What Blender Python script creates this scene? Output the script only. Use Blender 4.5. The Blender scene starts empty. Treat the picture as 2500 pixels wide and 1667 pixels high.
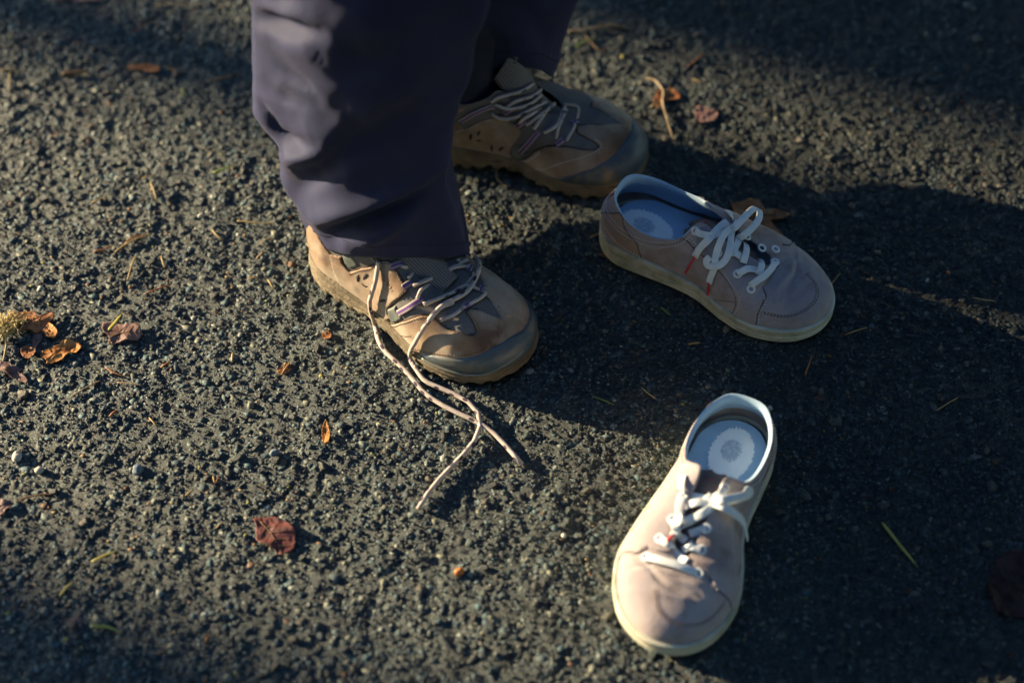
import bpy, math, random
import numpy as np
from mathutils import Vector, Matrix
from mathutils.bvhtree import BVHTree

random.seed(11)
RNG = np.random.default_rng(11)
scn = bpy.context.scene
COL = scn.collection

# ------------------------------------------------------------------ camera, sky, sun, exposure
CAM_H, CAM_PITCH, FPX = 1.40, math.radians(52), 2500 * 60 / 36
cam_d = bpy.data.cameras.new('camera')
cam = bpy.data.objects.new('camera', cam_d)
COL.objects.link(cam)
cam.location = (0, 0, CAM_H)
cam.rotation_euler = (math.pi / 2 - CAM_PITCH, 0, 0)
cam_d.lens, cam_d.sensor_width = 60, 36
cam_d.clip_start, cam_d.clip_end = 0.02, 3000
cam_d.dof.use_dof = True
cam_d.dof.focus_distance = 1.74
cam_d.dof.aperture_fstop = 1.9
scn.camera = cam

SUN_AZ, SUN_EL = math.radians(21), math.radians(12.5)     # light comes from the left and from a little beyond
SUN = Vector((-math.cos(SUN_AZ) * math.cos(SUN_EL), math.sin(SUN_AZ) * math.cos(SUN_EL), math.sin(SUN_EL)))
world = bpy.data.worlds.new('World')
scn.world = world
world.use_nodes = True
wn = world.node_tree
sky = wn.nodes.new('ShaderNodeTexSky')
sky.sky_type = 'NISHITA'
sky.sun_disc = False
sky.ozone_density = 3.2
sky.dust_density = 0.3
sky.sun_elevation = SUN_EL
sky.sun_rotation = math.atan2(SUN.x, SUN.y)
bg = wn.nodes['Background']
bg.inputs['Strength'].default_value = 0.15
wn.links.new(sky.outputs[0], bg.inputs['Color'])
sun_d = bpy.data.lights.new('sun', 'SUN')
sun_d.energy, sun_d.angle, sun_d.color = 5.0, math.radians(0.53), (1.0, 0.79, 0.48)
sun = bpy.data.objects.new('sun', sun_d)
COL.objects.link(sun)
sun.rotation_euler = SUN.to_track_quat('Z', 'Y').to_euler()
scn.view_settings.view_transform = 'Standard'
scn.view_settings.look = 'None'
scn.view_settings.exposure = 1.6
scn.view_settings.gamma = 1.0
scn.view_settings.use_curve_mapping = False


# ------------------------------------------------------------------ helpers
def ray(px, py):
    c, s = math.cos(CAM_PITCH), math.sin(CAM_PITCH)
    a, b = px - 1250, 833.5 - py
    return Vector((a, FPX * c + b * s, -FPX * s + b * c)).normalized()


def at(px, py, z=0.0):
    d = ray(px, py)
    return Vector((0, 0, CAM_H)) + d * ((z - CAM_H) / d.z)


def at_depth(px, Y, z):
    """x of the point at depth Y and height z seen in picture column px"""
    c, s = math.cos(CAM_PITCH), math.sin(CAM_PITCH)
    return (px - 1250) / FPX * (Y * c + (CAM_H - z) * s)


def row_of(Y, z):
    c, s = math.cos(CAM_PITCH), math.sin(CAM_PITCH)
    w = Y * c + (CAM_H - z) * s
    return 833.5 - FPX * (Y * s - (CAM_H - z) * c) / w


def sstep(a, b, x):
    t = np.clip((x - a) / (b - a), 0, 1)
    return t * t * (3 - 2 * t)


def hash2(ix, iy, seed):
    h = (ix.astype(np.int64) * 374761393 + iy.astype(np.int64) * 668265263 + seed * 974634777) & 0x7fffffff
    h = ((h ^ (h >> 13)) * 1274126177) & 0x7fffffff
    return ((h ^ (h >> 16)) & 0xffff) / 65535.0


def vnoise(x, y, seed=0):
    x = np.asarray(x, float); y = np.asarray(y, float)
    ix, iy = np.floor(x), np.floor(y)
    fx, fy = x - ix, y - iy
    fx, fy = fx * fx * (3 - 2 * fx), fy * fy * (3 - 2 * fy)
    a, b = hash2(ix, iy, seed), hash2(ix + 1, iy, seed)
    c, d = hash2(ix, iy + 1, seed), hash2(ix + 1, iy + 1, seed)
    return (a * (1 - fx) + b * fx) * (1 - fy) + (c * (1 - fx) + d * fx) * fy - 0.5


def link(name, me, mats, parent=None, smooth=True):
    o = bpy.data.objects.new(name, me)
    COL.objects.link(o)
    for m in (mats if isinstance(mats, (list, tuple)) else [mats]):
        if m and m.name not in me.materials:
            me.materials.append(m)
    if parent is not None:
        o.parent = parent
    if smooth:
        me.polygons.foreach_set('use_smooth', np.ones(len(me.polygons), bool))
    return o


def to_mesh(name, V, F, uv=None, col=None):
    """V (n,3); F (m,k) uniform polygons or a list; uv per vertex; col per vertex rgba"""
    me = bpy.data.meshes.new(name)
    V = np.asarray(V, np.float32)
    if isinstance(F, list) and len(set(len(f) for f in F)) > 1:
        me.from_pydata(V.tolist(), [], F)
        flat = np.array([i for f in F for i in f])
    else:
        F = np.asarray(F, np.int32)
        k = F.shape[1]
        me.vertices.add(len(V)); me.vertices.foreach_set('co', V.ravel())
        me.loops.add(F.size); me.loops.foreach_set('vertex_index', F.ravel())
        me.polygons.add(len(F))
        me.polygons.foreach_set('loop_start', np.arange(len(F), dtype=np.int32) * k)
        me.update(calc_edges=True)
        flat = F.ravel()
    if uv is not None:
        l = me.uv_layers.new(name='UVMap')
        l.data.foreach_set('uv', np.asarray(uv, np.float32)[flat].ravel())
    if col is not None:
        a = me.color_attributes.new('tint', 'FLOAT_COLOR', 'POINT')
        a.data.foreach_set('color', np.asarray(col, np.float32).ravel())
    return me


def grid_faces(n, m, wrap=False, off=0, flip=False):
    """n rows of m vertices; wrap closes each row"""
    i = np.arange(n - 1)[:, None]
    j = np.arange(m if wrap else m - 1)[None, :]
    j2 = (j + 1) % m
    F = np.stack([i * m + j, i * m + j2, (i + 1) * m + j2, (i + 1) * m + j], -1).reshape(-1, 4) + off
    return F[:, ::-1] if flip else F


def empty(name, loc=(0, 0, 0), rz=0, parent=None):
    o = bpy.data.objects.new(name, None)
    COL.objects.link(o)
    o.empty_display_size = 0.05
    o.location = loc
    o.rotation_euler = (0, 0, rz)
    if parent is not None:
        o.parent = parent
    return o


def tag(o, label, cat, group=None):
    o['label'] = label
    o['category'] = cat
    if group:
        o['group'] = group
    return o


def smooth_path(P, n=None, step=0.003):
    """Catmull-Rom through the points, resampled evenly"""
    P = np.asarray([tuple(p) for p in P], float)
    Q = np.vstack([2 * P[0] - P[1], P, 2 * P[-1] - P[-2]])
    out = []
    for i in range(1, len(Q) - 2):
        t = np.linspace(0, 1, 24, endpoint=False)[:, None]
        p0, p1, p2, p3 = Q[i - 1], Q[i], Q[i + 1], Q[i + 2]
        out.append(0.5 * (2 * p1 + (p2 - p0) * t + (2 * p0 - 5 * p1 + 4 * p2 - p3) * t ** 2 + (3 * p1 - p0 - 3 * p2 + p3) * t ** 3))
    out = np.vstack(out + [P[-1:]])
    d = np.r_[0, np.cumsum(np.linalg.norm(np.diff(out, axis=0), axis=1))]
    n = n or max(3, int(d[-1] / step) + 1)
    s = np.linspace(0, d[-1], n)
    return np.stack([np.interp(s, d, out[:, k]) for k in range(out.shape[1])], 1), s


def sweep(P, w, t, nrm=None, k=8, taper=None, sq=1.0):
    """tube of elliptical section (half width w, half thickness t) along P with surface normals nrm -> V,F,uv"""
    P = np.asarray(P, float)
    n = len(P)
    T = np.gradient(P, axis=0)
    T /= np.linalg.norm(T, axis=1)[:, None] + 1e-12
    if nrm is None:
        nrm = np.tile([0.0, 0.0, 1.0], (n, 1))
        bad = np.abs(T[:, 2]) > 0.95
        nrm[bad] = [1, 0, 0]
    N = nrm - (nrm * T).sum(1)[:, None] * T
    N /= np.linalg.norm(N, axis=1)[:, None] + 1e-12
    B = np.cross(T, N)
    a = np.arange(k) * 2 * np.pi / k
    ca, sa = np.cos(a), np.sin(a)
    ca, sa = np.sign(ca) * np.abs(ca) ** sq, np.sign(sa) * np.abs(sa) ** sq
    tp = np.ones(n) if taper is None else np.asarray(taper)
    wv = (np.ones(n) * w * tp)[:, None]; tv = (np.ones(n) * t * tp)[:, None]
    V = P[:, None, :] + B[:, None, :] * (wv * ca)[:, :, None] + N[:, None, :] * (tv * sa)[:, :, None]
    V = V.reshape(-1, 3)
    F = grid_faces(n, k, True).tolist()
    F.append(list(range(k))[::-1])
    F.append(list(range((n - 1) * k, n * k)))
    s = np.r_[0, np.cumsum(np.linalg.norm(np.diff(P, axis=0), axis=1))]
    uv = np.stack([np.repeat(s, k), np.tile(a / 6.2832, n)], 1)
    return V, F, uv


class MB:
    """collects pieces of one part"""
    def __init__(s):
        s.V, s.F, s.U, s.n = [], [], [], 0

    def add(s, V, F, uv=None):
        F = F.tolist() if isinstance(F, np.ndarray) else F
        s.V.append(np.asarray(V, float)); s.F += [[i + s.n for i in f] for f in F]
        s.U.append(np.zeros((len(V), 2)) if uv is None else uv)
        s.n += len(V)
        return s

    def build(s, name, mat, parent=None, smooth=True):
        return link(name, to_mesh(name, np.vstack(s.V), s.F, uv=np.vstack(s.U)), mat, parent, smooth)


# ------------------------------------------------------------------ materials
def new_mat(name):
    m = bpy.data.materials.new(name)
    m.use_nodes = True
    nt = m.node_tree
    return m, nt, nt.nodes['Principled BSDF']


def N(nt, kind, **kw):
    n = nt.nodes.new(kind)
    for k, v in kw.items():
        if k in n.inputs:
            n.inputs[k].default_value = v
        else:
            setattr(n, k, v)
    return n


def ramp(nt, src, stops):
    r = nt.nodes.new('ShaderNodeValToRGB')
    e = r.color_ramp.elements
    while len(e) < len(stops):
        e.new(0.5)
    for el, (p, c) in zip(e, stops):
        el.position, el.color = p, (*c, 1)
    nt.links.new(src, r.inputs[0])
    return r


def mixc(nt, fac, a, b, mode='MIX'):
    m = nt.nodes.new('ShaderNodeMix')
    m.data_type, m.blend_type = 'RGBA', mode
    for sock, val in ((m.inputs[0], fac), (m.inputs[6], a), (m.inputs[7], b)):
        if hasattr(val, 'links'):
            nt.links.new(val, sock)
        elif isinstance(val, (int, float)):
            sock.default_value = val
        else:
            sock.default_value = (*val, 1)
    return m.outputs[2]


def obj_co(nt, scale=(1, 1, 1)):
    tc = nt.nodes.new('ShaderNodeTexCoord')
    if scale == (1, 1, 1):
        return tc.outputs['Object']
    mp = N(nt, 'ShaderNodeMapping')
    mp.inputs['Scale'].default_value = scale
    nt.links.new(tc.outputs['Object'], mp.inputs[0])
    return mp.outputs[0]


def noise(nt, co, scale, detail=3, rough=0.55, out=0):
    n = N(nt, 'ShaderNodeTexNoise', Scale=scale, Detail=detail, Roughness=rough)
    nt.links.new(co, n.inputs['Vector'])
    return n.outputs[out]


def bump(nt, p, h, strength, dist):
    b = N(nt, 'ShaderNodeBump', Strength=strength, Distance=dist)
    nt.links.new(h, b.inputs['Height'])
    nt.links.new(b.outputs[0], p.inputs['Normal'])
    return b


def simple(name, cols, scale=40, rough=0.7, bs=0.3, bd=0.001, bscale=600, spec=0.5, sheen=0, detail=4, dirt=None, dscale=25, dfac=(0.5, 0.68)):
    """two/three tone noise material with fine relief and optional dirt patches"""
    m, nt, p = new_mat(name)
    co = obj_co(nt)
    st = [(0.32 + 0.36 * i / max(1, len(cols) - 1), c) for i, c in enumerate(cols)]
    c = ramp(nt, noise(nt, co, scale, detail), st).outputs[0]
    if dirt:
        f = ramp(nt, noise(nt, co, dscale, 6, 0.65), [(dfac[0], (0, 0, 0)), (dfac[1], (1, 1, 1))]).outputs[0]
        c = mixc(nt, f, c, dirt)
    nt.links.new(c, p.inputs['Base Color'])
    p.inputs['Roughness'].default_value = rough
    p.inputs['Specular IOR Level'].default_value = spec
    if sheen:
        p.inputs['Sheen Weight'].default_value = sheen
        p.inputs['Sheen Roughness'].default_value = 0.4
    if bs:
        bump(nt, p, noise(nt, co, bscale, 4, 0.6), bs, bd)
    return m


M = {}
# asphalt binder: dark grit with tan dust
m, nt, p = new_mat('asphalt_binder')
co = obj_co(nt)
f1 = ramp(nt, noise(nt, co, 260, 5, 0.7), [(0.34, (0.018, 0.026, 0.033)), (0.50, (0.05, 0.068, 0.076)), (0.70, (0.19, 0.192, 0.175))]).outputs[0]
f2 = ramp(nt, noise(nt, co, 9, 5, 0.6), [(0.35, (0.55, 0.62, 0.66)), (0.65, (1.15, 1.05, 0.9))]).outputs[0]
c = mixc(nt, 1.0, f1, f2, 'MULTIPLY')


def right_shade(nt, co):  # cool tint with shade painted in: the colour darkens towards the right, noisy edge
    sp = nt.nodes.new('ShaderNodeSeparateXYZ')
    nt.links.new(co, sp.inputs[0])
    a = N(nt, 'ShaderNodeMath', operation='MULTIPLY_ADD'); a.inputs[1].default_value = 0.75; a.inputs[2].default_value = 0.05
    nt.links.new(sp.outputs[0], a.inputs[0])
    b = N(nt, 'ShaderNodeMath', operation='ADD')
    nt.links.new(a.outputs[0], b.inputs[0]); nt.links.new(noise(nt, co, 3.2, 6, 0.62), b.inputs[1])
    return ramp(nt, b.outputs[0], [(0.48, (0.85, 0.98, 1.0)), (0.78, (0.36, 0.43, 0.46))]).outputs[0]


c = mixc(nt, 1.0, c, right_shade(nt, co), 'MULTIPLY')
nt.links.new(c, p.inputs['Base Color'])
p.inputs['Roughness'].default_value = 0.5
bump(nt, p, mixc(nt, 0.45, noise(nt, co, 1100, 5, 0.7), noise(nt, co, 190, 4, 0.65)), 1.0, 0.0034)
M['asphalt'] = m
# aggregate: one tint per stone
m, nt, p = new_mat('aggregate_stone')
at_ = N(nt, 'ShaderNodeVertexColor', layer_name='tint')
co = obj_co(nt)
c = mixc(nt, 1.0, at_.outputs[0], ramp(nt, noise(nt, co, 420, 4), [(0.3, (0.55, 0.55, 0.55)), (0.7, (1.35, 1.3, 1.2))]).outputs[0], 'MULTIPLY')
c = mixc(nt, 1.0, c, right_shade(nt, co), 'MULTIPLY')
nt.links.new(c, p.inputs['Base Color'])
p.inputs['Roughness'].default_value = 0.55
bump(nt, p, noise(nt, co, 900, 4, 0.7), 0.8, 0.0012)
M['aggregate'] = m
# larger single stones: tint by object
m, nt, p = new_mat('bedded_stone')
oi = nt.nodes.new('ShaderNodeObjectInfo')
co = obj_co(nt)
base = ramp(nt, oi.outputs['Random'], [(0.0, (0.018, 0.022, 0.027)), (0.3, (0.035, 0.05, 0.055)), (0.55, (0.05, 0.072, 0.075)), (0.75, (0.025, 0.028, 0.035)), (0.88, (0.1, 0.1, 0.085)), (1.0, (0.2, 0.17, 0.13))]).outputs[0]
c = mixc(nt, 1.0, base, ramp(nt, noise(nt, co, 3.0, 5), [(0.3, (0.6, 0.6, 0.6)), (0.7, (1.4, 1.35, 1.25))]).outputs[0], 'MULTIPLY')
nt.links.new(c, p.inputs['Base Color'])
p.inputs['Roughness'].default_value = 0.45
bump(nt, p, noise(nt, co, 9, 5, 0.7), 0.5, 0.05)
M['stone'] = m

M['suede'] = simple('lavender_suede', [(0.29, 0.25, 0.28), (0.365, 0.315, 0.325), (0.43, 0.37, 0.355)], 16, 0.85, 0.6, 0.0012, 420, 0.25, 0.25, dirt=(0.25, 0.18, 0.15), dscale=20, dfac=(0.5, 0.72))
M['suede_heel'] = simple('brown_worn_suede', [(0.30, 0.20, 0.145), (0.40, 0.29, 0.23)], 30, 0.7, 0.25, 0.0006, 700, 0.35, 0.1)
M['foxing'] = simple('yellowed_rubber', [(0.52, 0.50, 0.40), (0.62, 0.60, 0.50)], 22, 0.5, 0.1, 0.0005, 300, 0.4, 0, dirt=(0.24, 0.26, 0.17), dscale=30, dfac=(0.47, 0.68))
M['insole'] = simple('grey_blue_insole', [(0.27, 0.42, 0.60), (0.34, 0.50, 0.68)], 50, 0.9, 0.2, 0.0005, 900, 0.2)
M['insole_print'] = simple('white_insole_print', [(0.78, 0.82, 0.86), (0.86, 0.88, 0.9)], 60, 0.9, 0.1, 0.0005, 900, 0.2)
M['insole_flower'] = simple('grey_insole_print', [(0.36, 0.43, 0.52), (0.60, 0.66, 0.72)], 260, 0.9, 0.1, 0.0005, 900, 0.2)
M['tongue'] = simple('brown_tongue_suede', [(0.13, 0.095, 0.09), (0.19, 0.14, 0.13)], 30, 0.85, 0.2, 0.0006, 800, 0.2)
M['flatlace'] = simple('pale_cotton_lace', [(0.72, 0.76, 0.77), (0.82, 0.85, 0.85)], 90, 0.9, 0.35, 0.0006, 1600, 0.2, 0.2)
M['eyelet'] = simple('white_painted_eyelet', [(0.72, 0.76, 0.78), (0.8, 0.82, 0.84)], 60, 0.35, 0, spec=0.5)
M['hole'] = simple('dark_eyelet_hole', [(0.01, 0.01, 0.012), (0.015, 0.015, 0.018)], 60, 0.8, 0)
M['aglet'] = simple('red_plastic_tip', [(0.62, 0.03, 0.05), (0.72, 0.05, 0.07)], 60, 0.35, 0)
M['thread'] = simple('pale_thread', [(0.66, 0.63, 0.64), (0.76, 0.73, 0.72)], 90, 0.9, 0)
M['thread_dark'] = simple('dark_thread', [(0.12, 0.08, 0.06), (0.2, 0.14, 0.1)], 90, 0.9, 0)
M['seam'] = simple('dark_seam_edge', [(0.10, 0.075, 0.08), (0.16, 0.12, 0.12)], 90, 0.9, 0)
M['seam_brown'] = simple('brown_cut_edge', [(0.06, 0.035, 0.022), (0.11, 0.066, 0.042)], 90, 0.9, 0)
M['leaf_dark'] = simple('dark_red_leaf', [(0.02, 0.008, 0.007), (0.04, 0.013, 0.01)], 60, 0.6, 0.4, 0.0015, 200, 0.3)
M['red'] = simple('red_fabric_tab', [(0.55, 0.03, 0.06), (0.65, 0.05, 0.08)], 60, 0.7, 0)
M['cream'] = simple('cream_leather_lining', [(0.66, 0.58, 0.48), (0.75, 0.68, 0.58)], 40, 0.7, 0.1, 0.0005, 500)


def weave(name, dark, light, scale, rough=0.8, bd=0.0006):
    """open mesh fabric: light threads round dark holes, set in surface coordinates"""
    m, nt, p = new_mat(name)
    uvn = nt.nodes.new('ShaderNodeUVMap')
    v = N(nt, 'ShaderNodeTexVoronoi', Scale=scale, Randomness=0.12)
    nt.links.new(uvn.outputs[0], v.inputs['Vector'])
    r = ramp(nt, v.outputs['Distance'], [(0.26, dark), (0.42, light)])
    nt.links.new(r.outputs[0], p.inputs['Base Color'])
    p.inputs['Roughness'].default_value = rough
    bump(nt, p, v.outputs['Distance'], 0.6, bd)
    return m


M['lining'] = weave('pale_blue_mesh_lining', (0.20, 0.36, 0.54), (0.54, 0.72, 0.92), 420)
M['mesh'] = weave('grey_shoe_mesh', (0.035, 0.032, 0.035), (0.24, 0.225, 0.22), 520)
M['leather'] = simple('tan_brown_nubuck', [(0.13, 0.075, 0.05), (0.26, 0.165, 0.105), (0.37, 0.26, 0.18)], 22, 0.72, 0.35, 0.0007, 700, 0.35, 0.1, dirt=(0.46, 0.37, 0.29), dscale=16, dfac=(0.42, 0.66))
M['rubber'] = simple('dark_toe_rubber', [(0.065, 0.092, 0.115), (0.10, 0.13, 0.15)], 30, 0.42, 0.15, 0.0006, 500, 0.5, 0, dirt=(0.24, 0.19, 0.13), dscale=20, dfac=(0.5, 0.66))
M['midsole'] = simple('muddy_midsole', [(0.10, 0.08, 0.06), (0.18, 0.145, 0.10), (0.27, 0.22, 0.155)], 28, 0.85, 0.6, 0.002, 260, 0.3, 0, dirt=(0.07, 0.05, 0.032), dscale=90, dfac=(0.6, 0.66))
M['plastic'] = simple('grey_green_plastic', [(0.13, 0.15, 0.14), (0.2, 0.21, 0.19)], 40, 0.5, 0.15, 0.0005, 500, 0.5)
M['mark'] = simple('dark_cut_out', [(0.012, 0.01, 0.012), (0.02, 0.016, 0.02)], 60, 0.7, 0)
M['leather_print'] = simple('faint_leather_print', [(0.15, 0.09, 0.06), (0.2, 0.12, 0.08)], 60, 0.7, 0)

# webbing with purple edge stripes (v runs round the strip, so stripes use the cross coordinate)
m, nt, p = new_mat('striped_webbing')
uvn = nt.nodes.new('ShaderNodeUVMap')
sp = nt.nodes.new('ShaderNodeSeparateXYZ')
nt.links.new(uvn.outputs[0], sp.inputs[0])
ml = N(nt, 'ShaderNodeMath', operation='MULTIPLY'); ml.inputs[1].default_value = 2
md = N(nt, 'ShaderNodeMath', operation='PINGPONG'); md.inputs[1].default_value = 0.5
nt.links.new(sp.outputs[1], md.inputs[0])
r = ramp(nt, md.outputs[0], [(0.0, (0.10, 0.04, 0.2)), (0.12, (0.10, 0.04, 0.2)), (0.15, (0.36, 0.3, 0.29)), (0.22, (0.36, 0.3, 0.29)), (0.235, (0.13, 0.05, 0.27)), (0.30, (0.13, 0.05, 0.27)), (0.33, (0.38, 0.31, 0.29))])
nt.links.new(r.outputs[0], p.inputs['Base Color'])
p.inputs['Roughness'].default_value = 0.8
M['webbing'] = m

# round cord with dark flecks spiralling along it
m, nt, p = new_mat('flecked_cord')
uvn = nt.nodes.new('ShaderNodeUVMap')
mp = N(nt, 'ShaderNodeMapping'); mp.inputs['Scale'].default_value = (85, 2.6, 1)
nt.links.new(uvn.outputs[0], mp.inputs[0])
br = N(nt, 'ShaderNodeTexVoronoi', Scale=1.0, Randomness=0.55)
nt.links.new(mp.outputs[0], br.inputs['Vector'])
co = obj_co(nt)
basec = ramp(nt, noise(nt, co, 120, 3), [(0.3, (0.46, 0.385, 0.345)), (0.7, (0.60, 0.51, 0.465))]).outputs[0]
f = ramp(nt, br.outputs['Distance'], [(0.26, (1, 1, 1)), (0.36, (0, 0, 0))]).outputs[0]
c = mixc(nt, f, basec, (0.045, 0.03, 0.06))
nt.links.new(c, p.inputs['Base Color'])
p.inputs['Roughness'].default_value = 0.85
bump(nt, p, noise(nt, co, 1500, 2), 0.4, 0.0005)
M['cord'] = m

# trousers
m, nt, p = new_mat('navy_trouser_cloth')
co = obj_co(nt)
c = ramp(nt, noise(nt, co, 14, 4), [(0.3, (0.022, 0.028, 0.072)), (0.7, (0.032, 0.037, 0.095))]).outputs[0]
nt.links.new(c, p.inputs['Base Color'])
p.inputs['Roughness'].default_value = 0.7
p.inputs['Specular IOR Level'].default_value = 0.2
p.inputs['Sheen Weight'].default_value = 0.12
p.inputs['Sheen Roughness'].default_value = 0.35
p.inputs['Sheen Tint'].default_value = (0.85, 0.78, 0.9, 1)
w = N(nt, 'ShaderNodeTexWave', Scale=900); nt.links.new(co, w.inputs[0])
bump(nt, p, mixc(nt, 0.5, w.outputs[0], noise(nt, co, 300, 4)), 0.35, 0.0006)
M['cloth'] = m
M['cloth_far'] = m
M['thread_navy'] = simple('navy_thread', [(0.012, 0.013, 0.03), (0.02, 0.02, 0.04)], 90, 0.9, 0)
M['sock'] = simple('dark_blue_sock', [(0.012, 0.015, 0.03), (0.02, 0.024, 0.045)], 60, 0.9, 0.3, 0.001, 700)
M['skin'] = simple('skin', [(0.45, 0.28, 0.2), (0.5, 0.32, 0.24)], 30, 0.55, 0.1, 0.0005, 400)

M['leaf_brown'] = simple('brown_leaf', [(0.14, 0.05, 0.018), (0.32, 0.12, 0.04), (0.42, 0.20, 0.08)], 60, 0.6, 0.5, 0.0015, 200, 0.4)
M['leaf_orange'] = simple('orange_leaf', [(0.22, 0.07, 0.02), (0.5, 0.2, 0.04), (0.6, 0.3, 0.09)], 70, 0.6, 0.5, 0.0015, 200, 0.4)
M['leaf_red'] = simple('wine_red_leaf', [(0.07, 0.014, 0.014), (0.13, 0.03, 0.026), (0.17, 0.05, 0.04)], 60, 0.62, 0.5, 0.0015, 200, 0.5)
M['leaf_mauve'] = simple('mauve_leaf', [(0.13, 0.06, 0.05), (0.22, 0.12, 0.10), (0.3, 0.18, 0.14)], 60, 0.55, 0.5, 0.0015, 200, 0.5)
M['needle'] = simple('dry_needle', [(0.24, 0.15, 0.05), (0.42, 0.30, 0.12)], 90, 0.6, 0)
M['needle_red'] = simple('rusty_needle', [(0.22, 0.07, 0.02), (0.34, 0.14, 0.05)], 90, 0.6, 0)
M['grass'] = simple('green_blade', [(0.08, 0.14, 0.02), (0.2, 0.24, 0.05)], 60, 0.5, 0)
M['yellow'] = simple('yellow_blade', [(0.3, 0.25, 0.04), (0.42, 0.36, 0.08)], 60, 0.5, 0)
M['twig'] = simple('pale_twig', [(0.2, 0.12, 0.06), (0.42, 0.32, 0.2)], 120, 0.75, 0.4, 0.001, 400)
M['bark_twig'] = simple('brown_twig', [(0.09, 0.05, 0.025), (0.2, 0.11, 0.05)], 120, 0.75, 0.4, 0.001, 400)
M['moss'] = simple('dry_moss', [(0.5, 0.4, 0.17), (0.66, 0.56, 0.28)], 120, 0.8, 0)
M['pebble_white'] = simple('pale_pebble', [(0.42, 0.38, 0.32), (0.6, 0.55, 0.46)], 120, 0.7, 0.4, 0.001, 400)
M['pebble_blue'] = simple('blue_grey_pebble', [(0.10, 0.14, 0.17), (0.2, 0.25, 0.28)], 120, 0.6, 0.4, 0.001, 400)
M['berry'] = simple('orange_berry', [(0.42, 0.13, 0.03), (0.55, 0.22, 0.06)], 120, 0.45, 0.2, 0.001, 400)
M['bark'] = simple('tree_bark', [(0.05, 0.035, 0.025), (0.12, 0.085, 0.06)], 6, 0.9, 0.8, 0.02, 12)
M['unseen_foliage'] = simple('unseen_dark_foliage', [(0.016, 0.026, 0.012), (0.03, 0.045, 0.02)], 3, 0.7, 0)

# ------------------------------------------------------------------ asphalt sheet (one grid, fine where the camera looks)
DX = 0.0024
xs = np.arange(-0.72, 0.7201, DX)
ys = np.arange(0.60, 1.7801, DX)


def outward(a0, step, stop, grow):
    v, out = a0, []
    while abs(v - a0) < stop:
        step *= 1.03 if abs(v - a0) < 0.4 else grow
        v += step
        out.append(v)
    return np.array(out)


gx = np.r_[outward(xs[0], -DX, 400, 1.2)[::-1], xs, outward(xs[-1], DX, 400, 1.2)]
gy = np.r_[outward(ys[0], -DX, 400, 1.2)[::-1], ys, outward(ys[-1], DX, 400, 1.2)]
X, Y = np.meshgrid(gx, gy)


def ground_h(x, y):
    big = vnoise(x * 7, y * 7, 1) * 0.004
    mid = vnoise(x * 55, y * 55, 2) * 0.0022
    f = vnoise(x * 150, y * 150, 3) * 0.0024 + vnoise(x * 330, y * 330, 4) * 0.0016 + vnoise(x * 520, y * 520, 5) * 0.0007
    r = np.maximum(np.abs(x) - 0.75, np.maximum(0.58 - y, y - 1.82))
    fade = 1 - sstep(0, 0.5, r)
    return big * fade + (mid + f) * fade


Z = ground_h(X, Y)
V = np.stack([X, Y, Z], -1).reshape(-1, 3)
asphalt = link('asphalt', to_mesh('asphalt', V, grid_faces(len(gy), len(gx))), M['asphalt'])
asphalt['kind'] = 'structure'

# aggregate: tens of thousands of half bedded chips in one part
ICO = []
ph = (1 + 5 ** 0.5) / 2
for a, b in ((-1, ph), (1, ph), (-1, -ph), (1, -ph)):
    ICO.append((a, b, 0))
for a, b in ((-1, ph), (1, ph), (-1, -ph), (1, -ph)):
    ICO.append((0, a, b))
for a, b in ((ph, -1), (ph, 1), (-ph, -1), (-ph, 1)):
    ICO.append((a, 0, b))
ICO = np.array(ICO) / np.linalg.norm(ICO[0])
ICOF = np.array([(0, 11, 5), (0, 5, 1), (0, 1, 7), (0, 7, 10), (0, 10, 11), (1, 5, 9), (5, 11, 4), (11, 10, 2), (10, 7, 6), (7, 1, 8), (3, 9, 4), (3, 4, 2), (3, 2, 6), (3, 6, 8), (3, 8, 9), (4, 9, 5), (2, 4, 11), (6, 2, 10), (8, 6, 7), (9, 8, 1)])
TINTS = np.array([(0.020, 0.028, 0.036), (0.034, 0.054, 0.068), (0.05, 0.084, 0.098), (0.06, 0.105, 0.118), (0.09, 0.105, 0.10), (0.18, 0.165, 0.125), (0.07, 0.068, 0.058), (0.30, 0.29, 0.26), (0.14, 0.06, 0.03)])
TW = np.array([0.17, 0.2, 0.17, 0.10, 0.13, 0.11, 0.09, 0.02, 0.01])


def chips(x, y, size, seed):
    r = np.random.default_rng(seed)
    n = len(x)
    P = ICO[None] * r.uniform(0.72, 1.22, (n, 12, 1))
    sc = np.stack([size * r.uniform(0.8, 1.35, n), size * r.uniform(0.55, 0.95, n), size * r.uniform(0.32, 0.62, n)], 1)
    P = P * sc[:, None, :]
    ax, ay, az = r.normal(0, 0.26, n), r.normal(0, 0.26, n), r.uniform(0, 6.283, n)

    def rot(P, a, i, j):
        c, s = np.cos(a)[:, None], np.sin(a)[:, None]
        Q = P.copy()
        Q[:, :, i], Q[:, :, j] = P[:, :, i] * c - P[:, :, j] * s, P[:, :, i] * s + P[:, :, j] * c
        return Q
    P = rot(rot(rot(P, ax, 1, 2), ay, 0, 2), az, 0, 1)
    z = ground_h(x, y) - sc[:, 2] * r.uniform(0.38, 0.82, n)
    P += np.stack([x, y, z], 1)[:, None, :]
    t = TINTS[r.choice(len(TINTS), n, p=TW)] * r.uniform(0.7, 1.3, (n, 1))
    colr = np.concatenate([np.repeat(t * 1.25, 12, 0), np.ones((n * 12, 1))], 1)
    F = (ICOF[None] + (np.arange(n) * 12)[:, None, None]).reshape(-1, 3)
    return P.reshape(-1, 3), F, colr


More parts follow.
